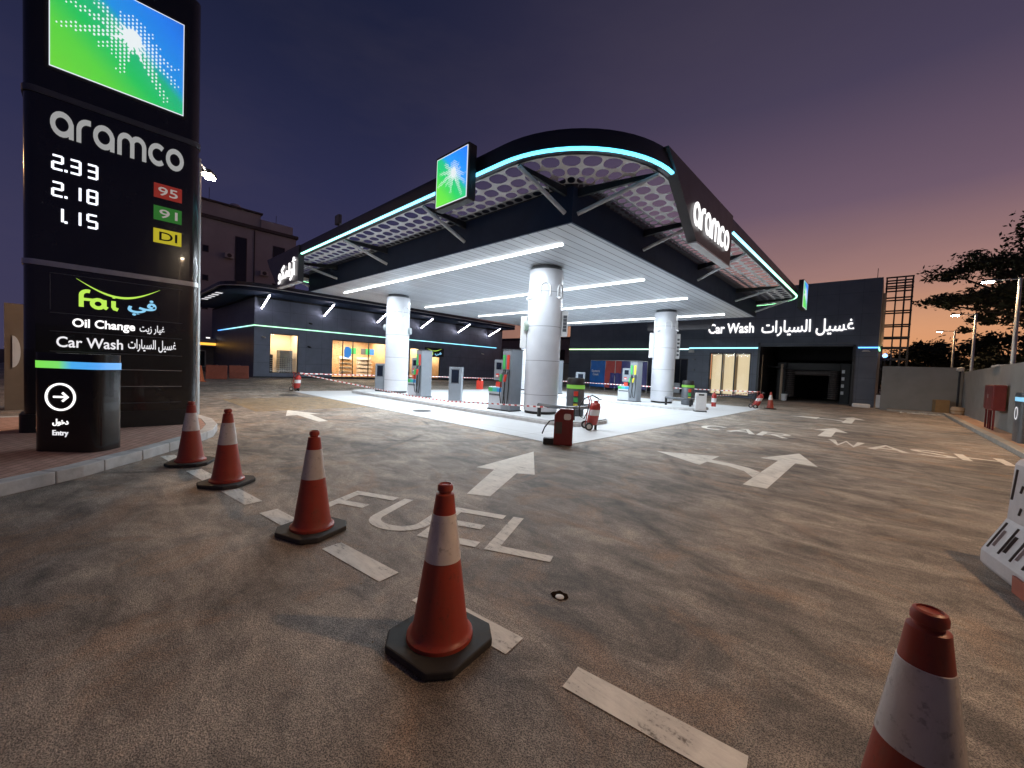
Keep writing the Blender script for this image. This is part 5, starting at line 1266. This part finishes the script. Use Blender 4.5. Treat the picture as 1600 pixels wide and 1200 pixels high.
def odds():
    # banner hoarding
    t = thing('banner_fence', 'blue and red printed banner stretched on a low frame before the rear wall', 'banner', (-18, 33, 0))
    m = MB(); pts = [(-21.0, 33.4), (-19.1, 32.9), (-18.0, 32.7), (-16.6, 32.9), (-15.2, 33.2)]
    for p in pts: MB().tube([(*p, 0), (*p, 2.75)], .035, 6).build('post', M['pole'], t)
    def cloth(name, a, b, mat, off=0, z0=.25, z1=2.7):
        mb = MB(); N = 10; va = Vector(a); vb = Vector(b); d = (vb-va).normalized(); n = Vector((d.y, -d.x))
        for dd in (0, -.015):
            for i in range(N+1):
                for j in range(7):
                    q = va.lerp(vb, i/N); w = .035*math.sin(i*1.7+j*.9)+.02*math.sin(i*.9-j*1.6); z = z0+(z1-z0)*j/6+.03*math.sin(i*1.1)*(j/6)
                    mb.v.append((q.x+n.x*(w+.05+off+dd), q.y+n.y*(w+.05+off+dd), z))
        for s in (0, 77):
            for i in range(N):
                for j in range(6): k = s+i*7+j; mb.f.append((k, k+7, k+8, k+1))
        return mb.build(name, mat, t, True)
    cloth('banner_sheet', pts[0], pts[1], M['blueb']); cloth('banner_sheet', pts[1], (-17.4, 32.78), M['redb']); cloth('banner_sheet', (-17.4, 32.78), pts[4], M['navyb'])
    cloth('banner_patch', (-18.5, 32.8), (-17.4, 32.78), M['navyb'], .06, .25, 1.6)
    MB().tube([(*p, 2.74) for p in pts], .03, 6).build('top_rail', M['pole'], t)
    fr = frame((-20.85, 33.22, 0), (1.9, -.5, 0), (0, 0, 1))
    text(MB(), 'Eastern', .15, 1.2, 1.62, 1.86, fr, .02, .03, .01).build('lettering', M['white'], t)
    text(MB(), 'Coast', .3, 1.05, 1.32, 1.54, fr, .02, .03, .01).build('lettering', M['white'], t)
    # plastic barrier at the right edge
    t = thing('plastic_barrier', 'dusty white plastic road barrier lying at the right picture edge', 'road barrier', (1.5, 5.5, 0))
    half = [(-.27, 0), (-.305, .05), (-.305, .15), (-.165, .45), (-.145, .92), (-.115, .97)]
    prof = half+[(-x, z) for x, z in half[::-1]]
    fr = lambda a, b, d: (.995+a*.972+d*.233, 5.65+a*.233-d*.972, b*1.04)
    MB().prism(prof, 0, 1.25, fr).build('body', M['barrier'], t, bevel=.018)
    sl = lambda z: -(.305-(z-.15)*.14/.30) if z < .45 else -(.165-(z-.45)*.02/.47)
    for k in range(7):
        u = .07+k*.17
        MB().tube([fr(sl(.19), .19, u), fr(sl(.42), .42, u)], .012, 5).build('slot_shade', M['slot'], t)  # dark rods paint in the shade of slots and recesses
        MB().tube([fr(sl(.22)+.004, .22, u+.05), fr(sl(.36)+.004, .36, u+.05)], .022, 5).build('rib_recess', M['slot'] if k % 2 else M['barrier'], t)
    for k, (u, z0, z1) in enumerate(((.05, .62, .88), (.18, .52, .58), (.16, .70, .76), (.24, .80, .86), (.30, .60, .68), (.40, .74, .80), (.46, .54, .6), (.55, .66, .74))):
        MB().tube([fr(sl(z0), z0, u), fr(sl(z1), z1, u+.02)], .012, 5).build('slot_shade', M['slot'], t)
    for a in (-.16, .0, .16): MB().tube([fr(a*1.2, .14, -.001), fr(a*.6, .44, -.001)], .012, 5).build('slot_shade', M['slot'], t)
    MB().prism([(-.32, .0), (-.30, 0), (-.30, .13), (-.325, .13)], .55, 1.24, fr).build('foot_panel', M['barrierred'], t)
    # red plastic barriers far left
    t = thing('water_barrier', 'red plastic water filled barrier beside the dark shop side wall', 'road barrier', (-33.7, 6.1, 0), R(75), 'red plastic barriers at far left')
    MB().prism([(-.28, 0), (.28, 0), (.22, .15), (.09, .45), (.09, .95), (-.09, .95), (-.09, .45), (-.22, .15)], -.6, .6, lambda a, b, d: (d, a, b)).build('body', M['barrierred'], t, bevel=.03, world=False)
    MB().lathe([(.06, .95), (.06, 1.0)], 0, 0, 10).build('filler_cap', M['slot'], t, world=False)
    dup(t, (-34.6, 7.6, 0), R(80), 'red plastic barrier standing behind the first one at far left')
    t = thing('hydrant_cabinet', 'red hydrant cabinet on thin legs against the right boundary wall', 'fire cabinet', (2.98, 23.5, .12))
    c = MB().box(-.16, .16, -.85, .85, .72, 1.66).build('case', M['darkred'], t, bevel=.02, world=False)
    for y in (-.42, .42): MB().box(-.175, -.1605, y-.40, y+.40, .76, 1.62).build('door', M['darkred'], c, bevel=.006, world=False)
    MB().box(-.19, -.176, -.06, .0, 1.16, 1.3).build('latch', M['silver'], c, world=False)
    for y in (-.78, -.2, .2, .78): MB().box(-.12, -.07, y-.03, y+.03, 0, .72).build('leg', M['darkred'], t, world=False)
    t = thing('white_cabinet', 'white utility cabinet with dark lid in front of the wash pier', 'cabinet', (-.17, 36.6, 0))
    MB().box(-.35, .35, -.3, .3, .04, .92).build('case', M['white'], t, bevel=.02, world=False)
    MB().box(-.37, .37, -.32, .32, .921, 1.0).build('lid', M['blackm'], t, bevel=.02, world=False); MB().box(-.33, .33, -.28, .28, 0, .039).build('foot', M['blackm'], t, world=False)
    t = thing('concrete_block', 'pale concrete block lying at the foot of the wash pier', 'block', (-1.2, 36.0, 0), R(8))
    MB().box(-.5, .42, -.2, .2, 0, .26).build('block', M['white'], t, bevel=.06, world=False)
    t = thing('cardboard_box', 'brown cardboard box near the corner of the boundary walls', 'box', (2.35, 34.5, .12), R(12))
    MB().box(-.3, .3, -.25, .25, 0, .75).build('carton', M['card'], t, bevel=.01, world=False); MB().box(-.31, .31, -.04, .04, .7505, .753).build('packing_tape', M['pave'], t, world=False)
    t = thing('straw_drum', 'short beige drum at the foot of the right boundary wall', 'drum', (2.95, 33.6, .12))
    MB().lathe([(.22, 0), (.28, .08), (.29, .3), (.25, .40), (.05, .42)], n=20).build('drum', M['beige'], t, True, world=False); MB().lathe([(.293, .16), (.293, .22)], n=20, caps=False).build('hoop', M['card'], t, True, world=False)
    t = thing('rubble_pile', 'low strip of broken pale paving by the rear kerb', 'rubble', (1.6, 33.0, 0))
    rr = random.Random(3)
    for k in range(26):
        x, y = rr.uniform(-.95, .95), rr.uniform(-.18, .18); s = rr.uniform(.05, .12)
        MB().prism([(x+s*math.cos(a)*rr.uniform(.7, 1.2), y+s*math.sin(a)*rr.uniform(.7, 1.2)) for a in (0, 1.2, 2.4, 3.7, 5)], 0, rr.uniform(.03, .08)).build('paving_chip', M['offwhite'], t, world=False)
    t = thing('garden_light', 'small dark bollard lamp with pale cap at the boundary wall corner', 'light', (3.02, 34.75, .12))
    MB().tube([(0, 0, 0), (0, 0, 2.55)], .045, 8).build('post', M['beam'], t, world=False); MB().lathe([(.05, 2.45), (.16, 2.5), (.16, 2.66), (.05, 2.70)], n=14).build('cap', M['offwhite'], t, True, world=False)
odds()
